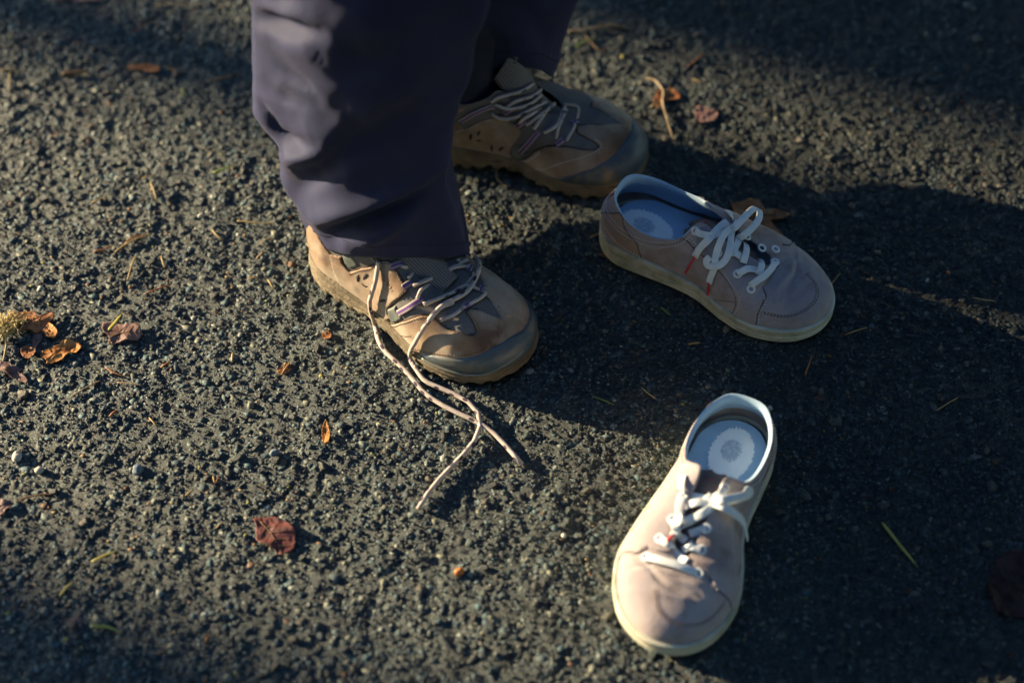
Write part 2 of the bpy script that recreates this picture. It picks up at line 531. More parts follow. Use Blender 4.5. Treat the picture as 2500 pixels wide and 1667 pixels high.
cell = 0.0051
cx, cy = np.meshgrid(np.arange(-0.70, 0.70, cell), np.arange(0.62, 1.74, cell))
cx, cy = cx.ravel(), cy.ravel()
cx = cx + RNG.uniform(-0.5, 0.5, cx.size) * cell * 1.1
cy = cy + RNG.uniform(-0.5, 0.5, cy.size) * cell * 1.1
keep = (np.abs(cx) < 0.30 + 0.24 * cy) & (RNG.random(cx.size) < 0.80 + 0.8 * vnoise(cx * 22, cy * 22, 9))
cx, cy = cx[keep], cy[keep]
size = np.clip(RNG.lognormal(math.log(0.0031), 0.40, cx.size), 0.0013, 0.0062)
V, F, colr = chips(cx, cy, size, 5)
agg = link('aggregate', to_mesh('aggregate', V, F, col=colr), M['aggregate'], asphalt, smooth=False)
agg['kind'] = 'stuff'

# fine grit between the chips
OCT = np.array([(1, 0, 0), (0, 1, 0), (-1, 0, 0), (0, -1, 0), (0, 0, 1)], float)
OCTF = np.array([(0, 1, 4), (1, 2, 4), (2, 3, 4), (3, 0, 4)])
n = 95000
x, y = RNG.uniform(-0.68, 0.68, n), RNG.uniform(0.64, 1.72, n)
ok = np.abs(x) < 0.30 + 0.24 * y
x, y = x[ok], y[ok]; n = len(x)
r1 = RNG.uniform(0.0006, 0.0019, n)
P = OCT[None] * RNG.uniform(0.6, 1.3, (n, 5, 1)) * r1[:, None, None]
P[:, 4, :2] += RNG.normal(0, 0.3, (n, 2)) * r1[:, None]
P += np.stack([x, y, ground_h(x, y) + r1 * RNG.uniform(-0.5, 0.5, n)], 1)[:, None, :]
gt = np.array([(0.040, 0.060, 0.070), (0.082, 0.102, 0.104), (0.185, 0.195, 0.175), (0.34, 0.33, 0.28), (0.03, 0.03, 0.032)])[RNG.choice(5, n, p=[0.26, 0.22, 0.26, 0.14, 0.12])]
grit = link('grit', to_mesh('grit', P.reshape(-1, 3), (OCTF[None] + (np.arange(n) * 5)[:, None, None]).reshape(-1, 3), col=np.concatenate([np.repeat(gt, 5, 0), np.ones((n * 5, 1))], 1)), M['aggregate'], asphalt, smooth=False)
grit['kind'] = 'stuff'

# the largest bedded stones, each its own part
protos = []
for k in range(10):
    r = np.random.default_rng(100 + k)
    P = ICO * r.uniform(0.8, 1.15, (12, 1))
    mid, Fs, cache = [tuple(p) for p in P], [], {}

    def mp_(a, b):
        key = (min(a, b), max(a, b))
        if key not in cache:
            q = (np.array(mid[a]) + np.array(mid[b])) / 2
            q *= (0.96 + r.uniform(0, 0.12))
            mid.append(tuple(q)); cache[key] = len(mid) - 1
        return cache[key]
    for a, b, c in ICOF:
        ab, bc, ca = mp_(a, b), mp_(b, c), mp_(c, a)
        Fs += [(a, ab, ca), (b, bc, ab), (c, ca, bc), (ab, bc, ca)]
    Q = np.array(mid) * [1.25, 0.8, 0.5]
    Q = np.clip(Q, -9, r.uniform(0.28, 0.5))
    protos.append(to_mesh('stone', Q, np.array(Fs)))
n_st = 0
while n_st < 300:
    x, y = RNG.uniform(-0.62, 0.62), RNG.uniform(0.70, 1.62)
    if abs(x) > 0.27 + 0.235 * y:
        continue
    s = min(0.0085, 0.0042 * math.exp(abs(RNG.normal(0, 0.33))))
    o = link('stone', protos[n_st % 10], M['stone'], asphalt, smooth=bool(n_st % 3))
    o.location = (x, y, float(ground_h(np.array(x), np.array(y))) + s * RNG.uniform(0.05, 0.3))
    o.rotation_euler = (RNG.normal(0, 0.12), RNG.normal(0, 0.12), RNG.uniform(0, 6.28))
    o.scale = (s, s, s * RNG.uniform(0.8, 1.1))
    n_st += 1


def gz(x, y):
    return float(ground_h(np.array(float(x)), np.array(float(y))))


# ------------------------------------------------------------------ shoes: a loft from the footprint to the opening and lace slit
def catmull_periodic(T, u):
    n = len(T)
    i = np.floor(u).astype(int)
    t = (u - i)[..., None]
    p0, p1, p2, p3 = T[(i - 1) % n], T[i % n], T[(i + 1) % n], T[(i + 2) % n]
    return 0.5 * (2 * p1 + (p2 - p0) * t + (2 * p0 - 5 * p1 + 4 * p2 - p3) * t ** 2 + (3 * p1 - p0 - 3 * p2 + p3) * t ** 3)


class Shoe:
    """stations: Fx Fy Cx Cy Cz h1 out a d2 (all in shoe lengths); u runs heel(0) - lateral - toe(10) - medial - heel(20)"""
    def __init__(s, st, L, side, soleh, M4, wrinkle=None):
        s.T = np.array(st, float); s.L = L; s.side = side; s.soleh = soleh; s.M4 = M4; s.Mi = M4.inverted()
        s.wrinkle = wrinkle
        s.n = len(st)
        nu, nv = 300, 90
        s.nu, s.nv = nu, nv
        U, W = np.meshgrid(np.linspace(0, s.n, nu, endpoint=False), np.linspace(0, 1, nv))
        s.U, s.W = U.ravel(), W.ravel()
        s.V = s.ev(s.U, s.W)
        s.F = grid_faces(nv, nu, True)
        tri = np.vstack([s.F[:, [0, 1, 2]], s.F[:, [0, 2, 3]]])
        s.tri = tri
        Wd = [M4 @ Vector(p) for p in s.V]
        s.bvh = BVHTree.FromPolygons(Wd, tri.tolist())

    def ev(s, u, v, raw=False):
        u = np.asarray(u, float); v = np.clip(np.asarray(v, float), 0, 1)
        T = catmull_periodic(s.T, u % s.n)
        Fx, Fy, Cx, Cy, Cz, h1, ou, a, d2 = [T[..., k] for k in range(9)]
        e = 0.02
        d = catmull_periodic(s.T[:, :2], (u + e) % s.n) - catmull_periodic(s.T[:, :2], (u - e) % s.n)
        d /= np.linalg.norm(d, axis=-1)[..., None] + 1e-12
        nx, ny = -d[..., 1], d[..., 0]          # outward for the order heel-lateral-toe-medial
        z0 = s.soleh(Fx)
        P0 = np.stack([Fx, Fy, z0], -1)
        P1 = P0 + np.stack([nx * ou, ny * ou, h1], -1)
        C = np.stack([Cx, Cy, Cz], -1)
        P2 = C + np.stack([(Fx - Cx) * a, (Fy - Cy) * a, -d2], -1)
        t = v[..., None]
        P = (1 - t) ** 3 * P0 + 3 * (1 - t) ** 2 * t * P1 + 3 * (1 - t) * t * t * P2 + t ** 3 * C
        P = P * s.L
        if s.wrinkle is not None and not raw:
            P = s.wrinkle(s, P, u, v)
        P[..., 1] *= s.side
        return P

    def nrm(s, u, v):
        e, g = 0.03, 0.012
        v = np.clip(v, g, 1 - g)
        a = s.ev(u + e, v) - s.ev(u - e, v)
        b = s.ev(u, v + g) - s.ev(u, v - g)
        n = np.cross(a, b)
        n /= np.linalg.norm(n, axis=-1)[..., None] + 1e-12
        P = s.ev(u, v)
        c = P - np.stack([np.clip(P[..., 0], 0.12 * s.L, 0.85 * s.L), 0 * P[..., 0], 0 * P[..., 0] + 0.13 * s.L], -1)
        sg = np.sign((n * c).sum(-1))
        return n * np.where(sg == 0, 1, sg)[..., None]

    def pix(s, px, py):
        """(u,v) where the sight line through a photo pixel meets the upper"""
        o, d = Vector((0, 0, CAM_H)), ray(px, py)
        h = s.bvh.ray_cast(o, d)
        if h[0] is None:
            best = None
            for t in np.linspace(1.0, 2.2, 400):
                q = s.bvh.find_nearest(o + d * t)
                if best is None or q[3] < best[3]:
                    best = q
            h = best
        p, idx = h[0], h[2]
        ia = s.tri[idx]
        A = np.array([s.M4 @ Vector(s.V[k]) for k in ia])
        v0, v1, v2 = A[1] - A[0], A[2] - A[0], np.array(p) - A[0]
        d00, d01, d11, d20, d21 = v0 @ v0, v0 @ v1, v1 @ v1, v2 @ v0, v2 @ v1
        den = d00 * d11 - d01 * d01 + 1e-18
        b = (d11 * d20 - d01 * d21) / den; c = (d00 * d21 - d01 * d20) / den
        uu = s.U[ia].copy()
        if uu.max() - uu.min() > s.n / 2:
            uu[uu < s.n / 2] += s.n
        w = np.array([1 - b - c, b, c])
        return float((w * uu).sum()), float((w * s.W[ia]).sum())

    def trace(s, pts, org=(0, 0), k=1.0):
        """list of pixel pairs and ('u',u,v) triples -> uv polyline; pixel pairs may come from an enlarged view (origin, factor)"""
        out = []
        for q in pts:
            if q[0] == 'u':
                out.append((q[1], q[2]))
            else:
                out.append(s.pix(org[0] + q[0] / k, org[1] + q[1] / k))
        out = np.array(out)
        for i in range(1, len(out)):          # keep u continuous
            while out[i, 0] - out[i - 1, 0] > s.n / 2:
                out[i, 0] -= s.n
            while out[i, 0] - out[i - 1, 0] < -s.n / 2:
                out[i, 0] += s.n
        return out

    def orient(s, F):
        return F if s.side > 0 else [list(f)[::-1] for f in F]

    def shell(s, name, mat, parent, thick, vmin_in, lining_mat):
        """outer upper and, as its own part, the lining joined at the rim"""
        nu, nv = 300, 72
        U, W = np.meshgrid(np.linspace(0, s.n, nu, endpoint=False), np.linspace(0, 1, nv))
        V = s.ev(U.ravel(), W.ravel())
        uv = np.stack([U.ravel() / s.n * 2.4 * s.L, W.ravel() * 0.42 * s.L], 1)
        F = grid_faces(nv, nu, True)
        o = link(name, to_mesh(name, V, F if s.side < 0 else F[:, ::-1], uv=uv), mat, parent)
        nv = 40
        U, W = np.meshgrid(np.linspace(0, s.n, nu, endpoint=False), np.linspace(1, vmin_in, nv))
        n = s.nrm(U.ravel(), W.ravel())
        k = np.minimum(1, np.arange(nv) / 5.0)
        th = np.repeat(np.sqrt(1 - (1 - k) ** 2), nu) * thick
        V = s.ev(U.ravel(), W.ravel()) - n * th[:, None]
        V[:, 2] += np.repeat(np.maximum(0, 0.0011 * (1 - np.abs(np.arange(nv) - 2.5) / 2.5)), nu)
        uv = np.stack([U.ravel() / s.n * 2.4 * s.L, W.ravel() * 0.42 * s.L], 1)
        F = grid_faces(nv, nu, True)
        l = link('lining', to_mesh('lining', V, F if s.side < 0 else F[:, ::-1], uv=uv), lining_mat, parent)
        return o, l

    def panel(s, name, poly, mat, parent, t=0.0012, cell=0.0012, edge=0.0012, base=0.00025, dome=0.0):
        poly = np.asarray(poly, float)
        uc, vc = poly.mean(0)
        su = np.linalg.norm(s.ev(uc + .05, vc) - s.ev(uc - .05, vc)) / .1
        vv = np.clip(vc, .06, .94)
        sv = np.linalg.norm(s.ev(uc, vv + .03) - s.ev(uc, vv - .03)) / .06
        lo, hi = poly.min(0), poly.max(0)
        nu = int(min(420, max(6, (hi[0] - lo[0]) * su / cell))); nv = int(min(260, max(6, (hi[1] - lo[1]) * sv / cell)))
        gu, gv = np.linspace(lo[0], hi[0], nu), np.linspace(lo[1], hi[1], nv)
        U, W = np.meshgrid(gu, gv)
        P = np.stack([U.ravel() * su, W.ravel() * sv], 1)
        Q = poly * [su, sv]
        A, B = Q, np.roll(Q, -1, 0)
        ins = np.zeros(len(P), bool); dist = np.full(len(P), 9.0); near = P.copy()
        for a, b in zip(A, B):
            cond = (a[1] > P[:, 1]) != (b[1] > P[:, 1])
            with np.errstate(divide='ignore', invalid='ignore'):
                xi = (b[0] - a[0]) * (P[:, 1] - a[1]) / (b[1] - a[1]) + a[0]
            ins ^= cond & (P[:, 0] < xi)
            ab = b - a
            tt = np.clip(((P - a) @ ab) / (ab @ ab + 1e-18), 0, 1)
            q = a + tt[:, None] * ab
            d = np.linalg.norm(P - q, axis=1)
            m_ = d < dist
            dist[m_] = d[m_]; near[m_] = q[m_]
        du, dv = (gu[1] - gu[0]) * su, (gv[1] - gv[0]) * sv
        snap = dist < 0.62 * max(du, dv)
        P[snap] = near[snap]
        ok = ins | snap
        F = grid_faces(nv, nu)
        F = F[ok[F].all(1)]
        ctr_in = (ins[F] & ~snap[F]).any(1) | (snap[F].all(1) & ins[F].any(1))
        F = F[ctr_in]
        used, inv = np.unique(F.ravel(), return_inverse=True)
        F = inv.reshape(-1, 4)
        uv = P[used] / [su, sv]
        d = np.where(snap, 0, dist)[used]
        n = s.nrm(uv[:, 0], uv[:, 1])
        off = base + t * np.sqrt(np.clip(sstep(0, edge, d), 0, 1)) + dome * sstep(0, 0.012, d)
        V = s.ev(uv[:, 0], uv[:, 1]) + n * off[:, None]
        um = np.stack([uv[:, 0] / s.n * 2.4 * s.L, uv[:, 1] * 0.42 * s.L], 1)
        return link(name, to_mesh(name, V, F, uv=um), mat, parent)

    def on(s, uv, off=0.0, step=0.003, n=None):
        """uv polyline (or uv+offset triples) -> evenly spaced local points and normals on the surface"""
        uv = np.asarray(uv, float)
        Q, _ = smooth_path(uv, n=260)
        P = s.ev(Q[:, 0], Q[:, 1]); Nn = s.nrm(Q[:, 0], Q[:, 1])
        o = Q[:, 2] if Q.shape[1] > 2 else off
        P = P + Nn * (np.ones(len(P)) * o)[:, None]
        d = np.r_[0, np.cumsum(np.linalg.norm(np.diff(P, axis=0), axis=1))]
        m_ = n or max(3, int(d[-1] / step) + 1)
        t = np.linspace(0, d[-1], m_)
        P2 = np.stack([np.interp(t, d, P[:, k]) for k in range(3)], 1)
        N2 = np.stack([np.interp(t, d, Nn[:, k]) for k in range(3)], 1)
        return P2, N2

    def stitches(s, lines, mat, parent, off=0.0015, pitch=0.0034, name='stitching'):
        b = MB()
        for uv in lines:
            P, Nn = s.on(uv, off, step=pitch / 4)
            for i in range(0, len(P) - 3, 4):
                V, F, U = sweep(P[i:i + 3], 0.00055, 0.00045, Nn[i:i + 3], 4)
                b.add(V, F, U)
        o = b.build(name, mat, parent)
        o['kind'] = 'stuff'
        return o

    def groove(s, lines, mat, parent, w=0.0006, off=0.0002, name='seam'):
        for uv in lines:
            P, Nn = s.on(uv, off)
            V, F, U = sweep(P, w, 0.0004, Nn, 6)
            link(name, to_mesh(name, V, F, uv=U), mat, parent)


def sole_ring(s, prof, name, mat, parent, lug=None, nu=420):
    """prof: list of (outset, z) functions of x (shoe lengths) from the bottom centre outwards and up"""
    u = np.linspace(0, s.n, nu, endpoint=False)
    F2 = catmull_periodic(s.T[:, :2], u)
    d = np.roll(F2, -1, 0) - np.roll(F2, 1, 0)
    d /= np.linalg.norm(d, axis=1)[:, None]
    nn = np.stack([-d[:, 1], d[:, 0]], 1)
    arc = np.r_[0, np.cumsum(np.linalg.norm(np.diff(F2, axis=0), axis=1))] * s.L
    rows = []
    for k, (ou, zf) in enumerate(prof):
        o_ = ou(F2[:, 0]) if callable(ou) else ou
        z = zf(F2[:, 0])
        if lug is not None:
            o_, z = lug(k, arc, o_ * np.ones(nu), z, F2)
        q = F2 + nn * np.reshape(o_ * np.ones(nu), (-1, 1))
        rows.append(np.stack([q[:, 0], q[:, 1] * s.side, z], 1) * s.L)
    V = np.vstack(rows)
    F = grid_faces(len(prof), nu, True)
    F = (F if s.side < 0 else F[:, ::-1]).tolist()
    F.append(list(range(nu)) if s.side > 0 else list(range(nu))[::-1])
    return link(name, to_mesh(name, V, F), mat, parent)


def ring_mesh(r, t, k=20, j=8):
    a = np.arange(k) * 2 * np.pi / k
    b = np.arange(j) * 2 * np.pi / j
    V = np.stack([np.outer(np.cos(a), r + t * np.cos(b)), np.outer(np.sin(a), r + t * np.cos(b)), np.tile(t * 0.8 * np.sin(b), (k, 1))], -1).reshape(-1, 3)
    F = [[i * j + m, ((i + 1) % k) * j + m, ((i + 1) % k) * j + (m + 1) % j, i * j + (m + 1) % j] for i in range(k) for m in range(j)]
    return V, F


def frame_from(n):
    return Vector(n).to_track_quat('Z', 'Y').to_matrix()


def place(V, p, R):
    R = np.array(R)
    return np.asarray(V) @ R.T + np.asarray(p)


def shoe_matrix(toe, yaw, L, x_toe=1.0):
    """shoe whose toe tip stands over ground point toe, pointing along yaw"""
    d = Vector((math.cos(yaw), math.sin(yaw), 0))
    return Matrix.Translation(Vector((toe.x, toe.y, 0.001)) - d * L * x_toe) @ Matrix.Rotation(yaw, 4, 'Z')


def sx(pts):
    a = np.array(pts, float)
    return lambda x: np.interp(x, a[:, 0], a[:, 1])


# ---- sneakers
SN_ST = [
    # Fx   Fy     Cx    Cy     Cz    h1   out   a    d2
    (0.000, 0.000, 0.045, 0.000, 0.300, 0.11, 0.035, 0.0, 0.09),
    (0.030, 0.072, 0.065, 0.066, 0.296, 0.11, 0.03, 0.0, 0.09),
    (0.120, 0.122, 0.150, 0.112, 0.262, 0.09, 0.02, 0.1, 0.08),
    (0.260, 0.127, 0.265, 0.120, 0.240, 0.08, 0.015, 0.15, 0.07),
    (0.400, 0.132, 0.375, 0.092, 0.268, 0.09, 0.015, 0.3, 0.06),
    (0.520, 0.150, 0.425, 0.040, 0.318, 0.09, 0.01, 0.45, 0.05),
    (0.625, 0.167, 0.520, 0.036, 0.272, 0.085, 0.008, 0.5, 0.035),
    (0.730, 0.173, 0.610, 0.032, 0.235, 0.085, 0.006, 0.5, 0.03),
    (0.850, 0.145, 0.695, 0.026, 0.202, 0.095, 0.006, 0.45, 0.02),
    (0.950, 0.078, 0.725, 0.013, 0.192, 0.105, 0.008, 0.45, 0.015),
    (1.000, -0.015, 0.732, -0.003, 0.190, 0.11, 0.01, 0.45, 0.012),
    (0.970, -0.105, 0.725, -0.018, 0.192, 0.105, 0.008, 0.45, 0.015),
    (0.880, -0.168, 0.695, -0.032, 0.202, 0.095, 0.006, 0.45, 0.02),
    (0.745, -0.192, 0.610, -0.038, 0.235, 0.085, 0.006, 0.5, 0.03),
    (0.620, -0.166, 0.520, -0.042, 0.272, 0.085, 0.006, 0.5, 0.035),
    (0.490, -0.120, 0.425, -0.046, 0.318, 0.09, 0.012, 0.45, 0.05),
    (0.370, -0.108, 0.375, -0.094, 0.268, 0.09, 0.015, 0.3, 0.06),
    (0.240, -0.114, 0.265, -0.112, 0.240, 0.08, 0.015, 0.15, 0.07),
    (0.110, -0.110, 0.150, -0.105, 0.262, 0.09, 0.02, 0.1, 0.08),
    (0.028, -0.066, 0.065, -0.062, 0.296, 0.11, 0.03, 0.0, 0.09)]
SN_ST = [(r[0], r[1] * (1.22 + 0.12 * max(0, 1 - abs(r[0] - 0.42) / 0.22) - 0.05 * max(0, 1 - abs(r[0] - 0.82) / 0.15)), r[2], r[3] * (1.25 if abs(r[3]) > 0.05 else 1.05), r[4] * 1.04) + r[5:] for r in SN_ST]
SN_SOLE = sx([(0, 0.115), (0.15, 0.108), (0.35, 0.092), (0.6, 0.074), (0.85, 0.074), (1.0, 0.085)])
SN_BOT = sx([(0, 0.010), (0.08, 0.0), (0.75, 0.0), (0.9, 0.006), (1.0, 0.022)])


def sn_wrinkle(s, P, u, v):
    # creases across the vamp behind the toe, and slack in the quarters
    x, y, z = P[..., 0] / s.L, P[..., 1] / s.L, P[..., 2] / s.L
    top = sstep(0.25, 0.6, v)
    w = 0.0
    for k, (xc, sl, am, wd) in enumerate(((0.765, 0.25, -0.0022, 0.016), (0.80, -0.12, 0.0018, 0.014), (0.825, -0.2, -0.0018, 0.013), (0.74, 0.5, 0.0012, 0.012), (0.86, 0.25, 0.0012, 0.014))):
        q = x - xc - sl * (y + 0.02) - 0.03 * vnoise(y * 9, u * 0 + k, 31)
        w = w + am * np.exp(-(q / wd) ** 2)
    w = w * top * sstep(0.62, 0.7, x)
    q = vnoise(x * 9 + 3, z * 14 + y * 8, 33) * 0.0022 + vnoise(x * 22, z * 26 + y * 16, 34) * 0.0012
    w = w + q * sstep(0.0, 0.2, v) * sstep(1.0, 0.85, v) * sstep(0.2, 0.35, x)
    e = P.copy()
    e[..., 2] += w * 0.9
    e[..., 1] += np.sign(y) * w * 0.6 * np.clip(np.abs(y) / 0.12, 0, 1)
    return e


def flat_lace(P, nr, mat, parent, w=0.0037, t=0.0009, name='lace', taper=None):
    V, F, U = sweep(P, w, t, nr, 12, taper, sq=0.5)
    return link(name, to_mesh(name, V, F, uv=U), mat, parent)


def make_sneaker(label, M4, side, eyes, L=0.26):
    s = Shoe(SN_ST, L, side, SN_SOLE, M4, sn_wrinkle)
    root = empty('sneaker')
    root.matrix_world = M4
    tag(root, label, 'shoe', 'pair of lavender sneakers on the asphalt')
    up, lin = s.shell('upper', M['suede'], root, 0.0032, 0.25, M['lining'])
    # sole with fine grooves along the foxing
    g = lambda f: (lambda x: SN_BOT(x) + f * (SN_SOLE(x) + 0.006 - SN_BOT(x)))
    prof = [(-0.10, lambda x: SN_BOT(x) + 0.004), (-0.012, g(0.0)), (0.006, g(0.04)), (0.013, g(0.14)), (0.015, g(0.30)), (0.0125, g(0.33)), (0.0155, g(0.36)),
            (0.015, g(0.52)), (0.012, g(0.55)), (0.0145, g(0.58)), (0.0145, g(0.86)), (0.0155, g(0.94)), (0.013, g(1.0)), (0.002, g(1.0)), (-0.012, g(0.96))]
    sole_ring(s, prof, 'sole', M['foxing'], root)
    # insole with its white blot and grey flower print
    u = np.linspace(0, 20, 160, endpoint=False)
    F2 = catmull_periodic(s.T[:, :2], u)
    c0 = np.array([0.45, -0.01])
    rows = []
    for k in (0.0, 0.3, 0.6, 0.85, 0.97):
        q = c0 + (F2 - c0) * 0.93 * k
        zz = SN_SOLE(q[:, 0]) + 0.012 + 0.03 * (k ** 4)
        rows.append(np.stack([q[:, 0], q[:, 1] * side, zz], 1) * L)
    ins = link('insole', to_mesh('insole', np.vstack(rows), grid_faces(5, 160, True, flip=side > 0)), M['insole'], root)

    ib = BVHTree.FromPolygons(np.vstack(rows).tolist(), grid_faces(5, 160, True).tolist())

    def blot(name, xc, yc, rx, ry, jag, lift, mat, nn, seed):
        r = np.random.default_rng(seed)
        a = np.arange(nn) * 2 * np.pi / nn
        rad = 1 + jag * r.uniform(-1, 1, nn) + jag * 0.6 * np.cos(a * nn / 4)
        rr = np.r_[0.02, 0.5, 0.8, 1.0]
        V = []
        for q in rr:
            x = xc + rx * q * rad * np.cos(a); y = yc + ry * q * rad * np.sin(a)
            z = []
            for x1, y1 in zip(x * L, y * side * L):
                h = ib.ray_cast(Vector((x1, y1, 0.3)), Vector((0, 0, -1)))
                z.append((h[0].z if h[0] else SN_SOLE(0.2) * L) + lift)
            V.append(np.stack([x * L, y * side * L, np.array(z)], 1))
        link(name, to_mesh(name, np.vstack(V), grid_faces(4, nn, True, flip=side > 0)), mat, ins)
    blot('insole_print', 0.185, 0.0, 0.112, 0.08, 0.045, 0.0007, M['insole_print'], 150, 4)
    blot('printed_flower', 0.17, 0.005, 0.044, 0.036, 0.13, 0.0013, M['insole_flower'], 72, 6)
    # tongue under the slit, its tip slumped into the opening
    cl = np.array([(0.745, 0.160), (0.66, 0.196), (0.56, 0.242), (0.48, 0.272), (0.43, 0.268), (0.395, 0.255), (0.375, 0.24)])
    cl, _ = smooth_path(cl, n=40)
    hw = np.interp(np.linspace(0, 1, 40), [0, 0.3, 0.7, 0.9, 0.97, 1], [0.025, 0.05, 0.085, 0.085, 0.06, 0.02])
    th = np.linspace(-1, 1, 21)
    rows = []
    for (x, z), h in zip(cl, hw):
        rows.append(np.stack([np.full(21, x) - 0.02 * th ** 2, -0.003 + h * th, z - 0.055 * th ** 2 * (h / 0.085)], 1))
    Vt = np.vstack(rows) * L
    Vt[:, 1] *= side
    tg = link('tongue', to_mesh('tongue', Vt, grid_faces(40, 21)), M['tongue'], root)
    tg.modifiers.new('solid', 'SOLIDIFY').thickness = 0.003
    V, F, U = sweep(np.array([(0.425, -0.012, 0.2755), (0.421, 0.0, 0.276), (0.425, 0.012, 0.2755)]) * L * [1, side, 1], 0.0016, 0.0005, None, 6)
    link('red_tab', to_mesh('red_tab', V, F), M['red'], tg)
    # eyelets: four each side
    eye = {}
    for sd, us in (('lat', (5.25, 6.15, 7.0, 7.85)), ('med', (14.75, 13.85, 13.0, 12.15))):
        for i, uu in enumerate(us):
            vv = 0.85
            if eyes.get((sd, i)):
                uu, vv = s.pix(*eyes[sd, i])
            p = s.ev(np.array(uu), np.array(vv)); n = s.nrm(np.array(uu), np.array(vv))
            R = frame_from(n)
            V, F = ring_mesh(0.0036, 0.0014)
            e = link('eyelet', to_mesh('eyelet', place(V, p + n * 0.0016, R), F), M['eyelet'], root)
            a = np.arange(12) * np.pi / 6
            Vd = np.stack([0.003 * np.cos(a), 0.003 * np.sin(a), 0 * a], 1)
            link('eyelet_hole', to_mesh('eyelet_hole', place(Vd, p + n * 0.0017, R), [list(range(12))]), M['hole'], e)
            eye[sd, i] = (p, n)
    return s, root, eye


toeA, toeB = at(2022, 778), at(1572, 1584)
MA = shoe_matrix(toeA, math.radians(-27.5), 0.26)
MB_ = shoe_matrix(toeB, math.radians(-115.5), 0.26)
EA = {('med', 0): (1833, 706), ('med', 1): (1801, 669), ('med', 2): (1752, 618), ('med', 3): (1698, 563), ('lat', 0): (1891, 642), ('lat', 1): (1852, 615), ('lat', 2): (1814, 589)}
EB = {('lat', 0): (1579, 1360), ('lat', 1): (1612, 1315), ('lat', 2): (1643, 1268), ('lat', 3): (1668, 1214), ('med', 0): (1706, 1398), ('med', 1): (1713, 1342), ('med', 2): (1724, 1290), ('med', 3): (1768, 1190)}
snA, rootA, eyeA = make_sneaker('lavender sneaker lying between the hiking boots and the leaf, bow with two red lace tips', MA, 1, EA)
snB, rootB, eyeB = make_sneaker('lavender sneaker with toe towards the camera, half in sunlight, nearest of the shoes', MB_, -1, EB)

# ---- hiking shoes
HK_ST = [
    (0.000, 0.000, 0.035, 0.000, 0.400, 0.14, 0.03, 0.0, 0.10),
    (0.030, 0.078, 0.055, 0.074, 0.395, 0.14, 0.03, 0.0, 0.10),
    (0.120, 0.128, 0.140, 0.122, 0.365, 0.12, 0.02, 0.05, 0.10),
    (0.260, 0.135, 0.250, 0.125, 0.345, 0.11, 0.015, 0.1, 0.10),
    (0.400, 0.142, 0.340, 0.105, 0.375, 0.11, 0.015, 0.25, 0.09),
    (0.520, 0.160, 0.390, 0.075, 0.400, 0.11, 0.012, 0.4, 0.07),
    (0.625, 0.182, 0.455, 0.068, 0.360, 0.11, 0.01, 0.45, 0.05),
    (0.730, 0.192, 0.530, 0.058, 0.315, 0.11, 0.008, 0.45, 0.04),
    (0.855, 0.165, 0.600, 0.045, 0.280, 0.125, 0.008, 0.4, 0.02),
    (0.955, 0.095, 0.635, 0.022, 0.266, 0.135, 0.01, 0.4, 0.01),
    (1.000, -0.010, 0.642, -0.003, 0.263, 0.14, 0.012, 0.4, 0.008),
    (0.970, -0.115, 0.635, -0.028, 0.266, 0.135, 0.01, 0.4, 0.01),
    (0.880, -0.182, 0.600, -0.051, 0.280, 0.125, 0.008, 0.4, 0.02),
    (0.745, -0.205, 0.530, -0.064, 0.315, 0.11, 0.006, 0.45, 0.04),
    (0.620, -0.180, 0.455, -0.074, 0.360, 0.11, 0.008, 0.45, 0.05),
    (0.490, -0.132, 0.390, -0.080, 0.400, 0.11, 0.012, 0.4, 0.07),
    (0.370, -0.120, 0.340, -0.108, 0.375, 0.11, 0.015, 0.25, 0.09),
    (0.240, -0.122, 0.250, -0.120, 0.345, 0.11, 0.015, 0.1, 0.10),
    (0.110, -0.116, 0.140, -0.114, 0.365, 0.12, 0.02, 0.05, 0.10),
    (0.028, -0.070, 0.055, -0.068, 0.395, 0.14, 0.03, 0.0, 0.10)]
HK_ST = [(r[0], r[1] * 1.09, r[2], r[3] * 1.09, r[4] * 1.07) + r[5:] for r in HK_ST]
HK_SOLE = sx([(0, 0.135), (0.2, 0.12), (0.4, 0.10), (0.6, 0.078), (0.85, 0.075), (1.0, 0.085)])
HK_BOT = sx([(0, 0.012), (0.07, 0.0), (0.30, 0.0), (0.36, 0.022), (0.48, 0.022), (0.56, 0.0), (0.82, 0.0), (0.93, 0.012), (1.0, 0.034)])


def hk_wrinkle(s, P, u, v):
    x, y, z = P[..., 0] / s.L, P[..., 1] / s.L, P[..., 2] / s.L
    q = vnoise(x * 10 + 5, z * 14 + y * 9, 43) * 0.0022 + vnoise(x * 26, z * 30 + y * 19, 44) * 0.001
    w = q * sstep(0.0, 0.2, v) * sstep(1.0, 0.85, v)
    P = P.copy()
    P[..., 2] += w
    P[..., 1] += np.sign(y) * w * 0.8 * np.clip(np.abs(y) / 0.12, 0, 1)
    return P


person = empty('person', at(960, 560))
tag(person, 'person standing in navy trousers and muddy tan hiking shoes, near shoe untied', 'person')


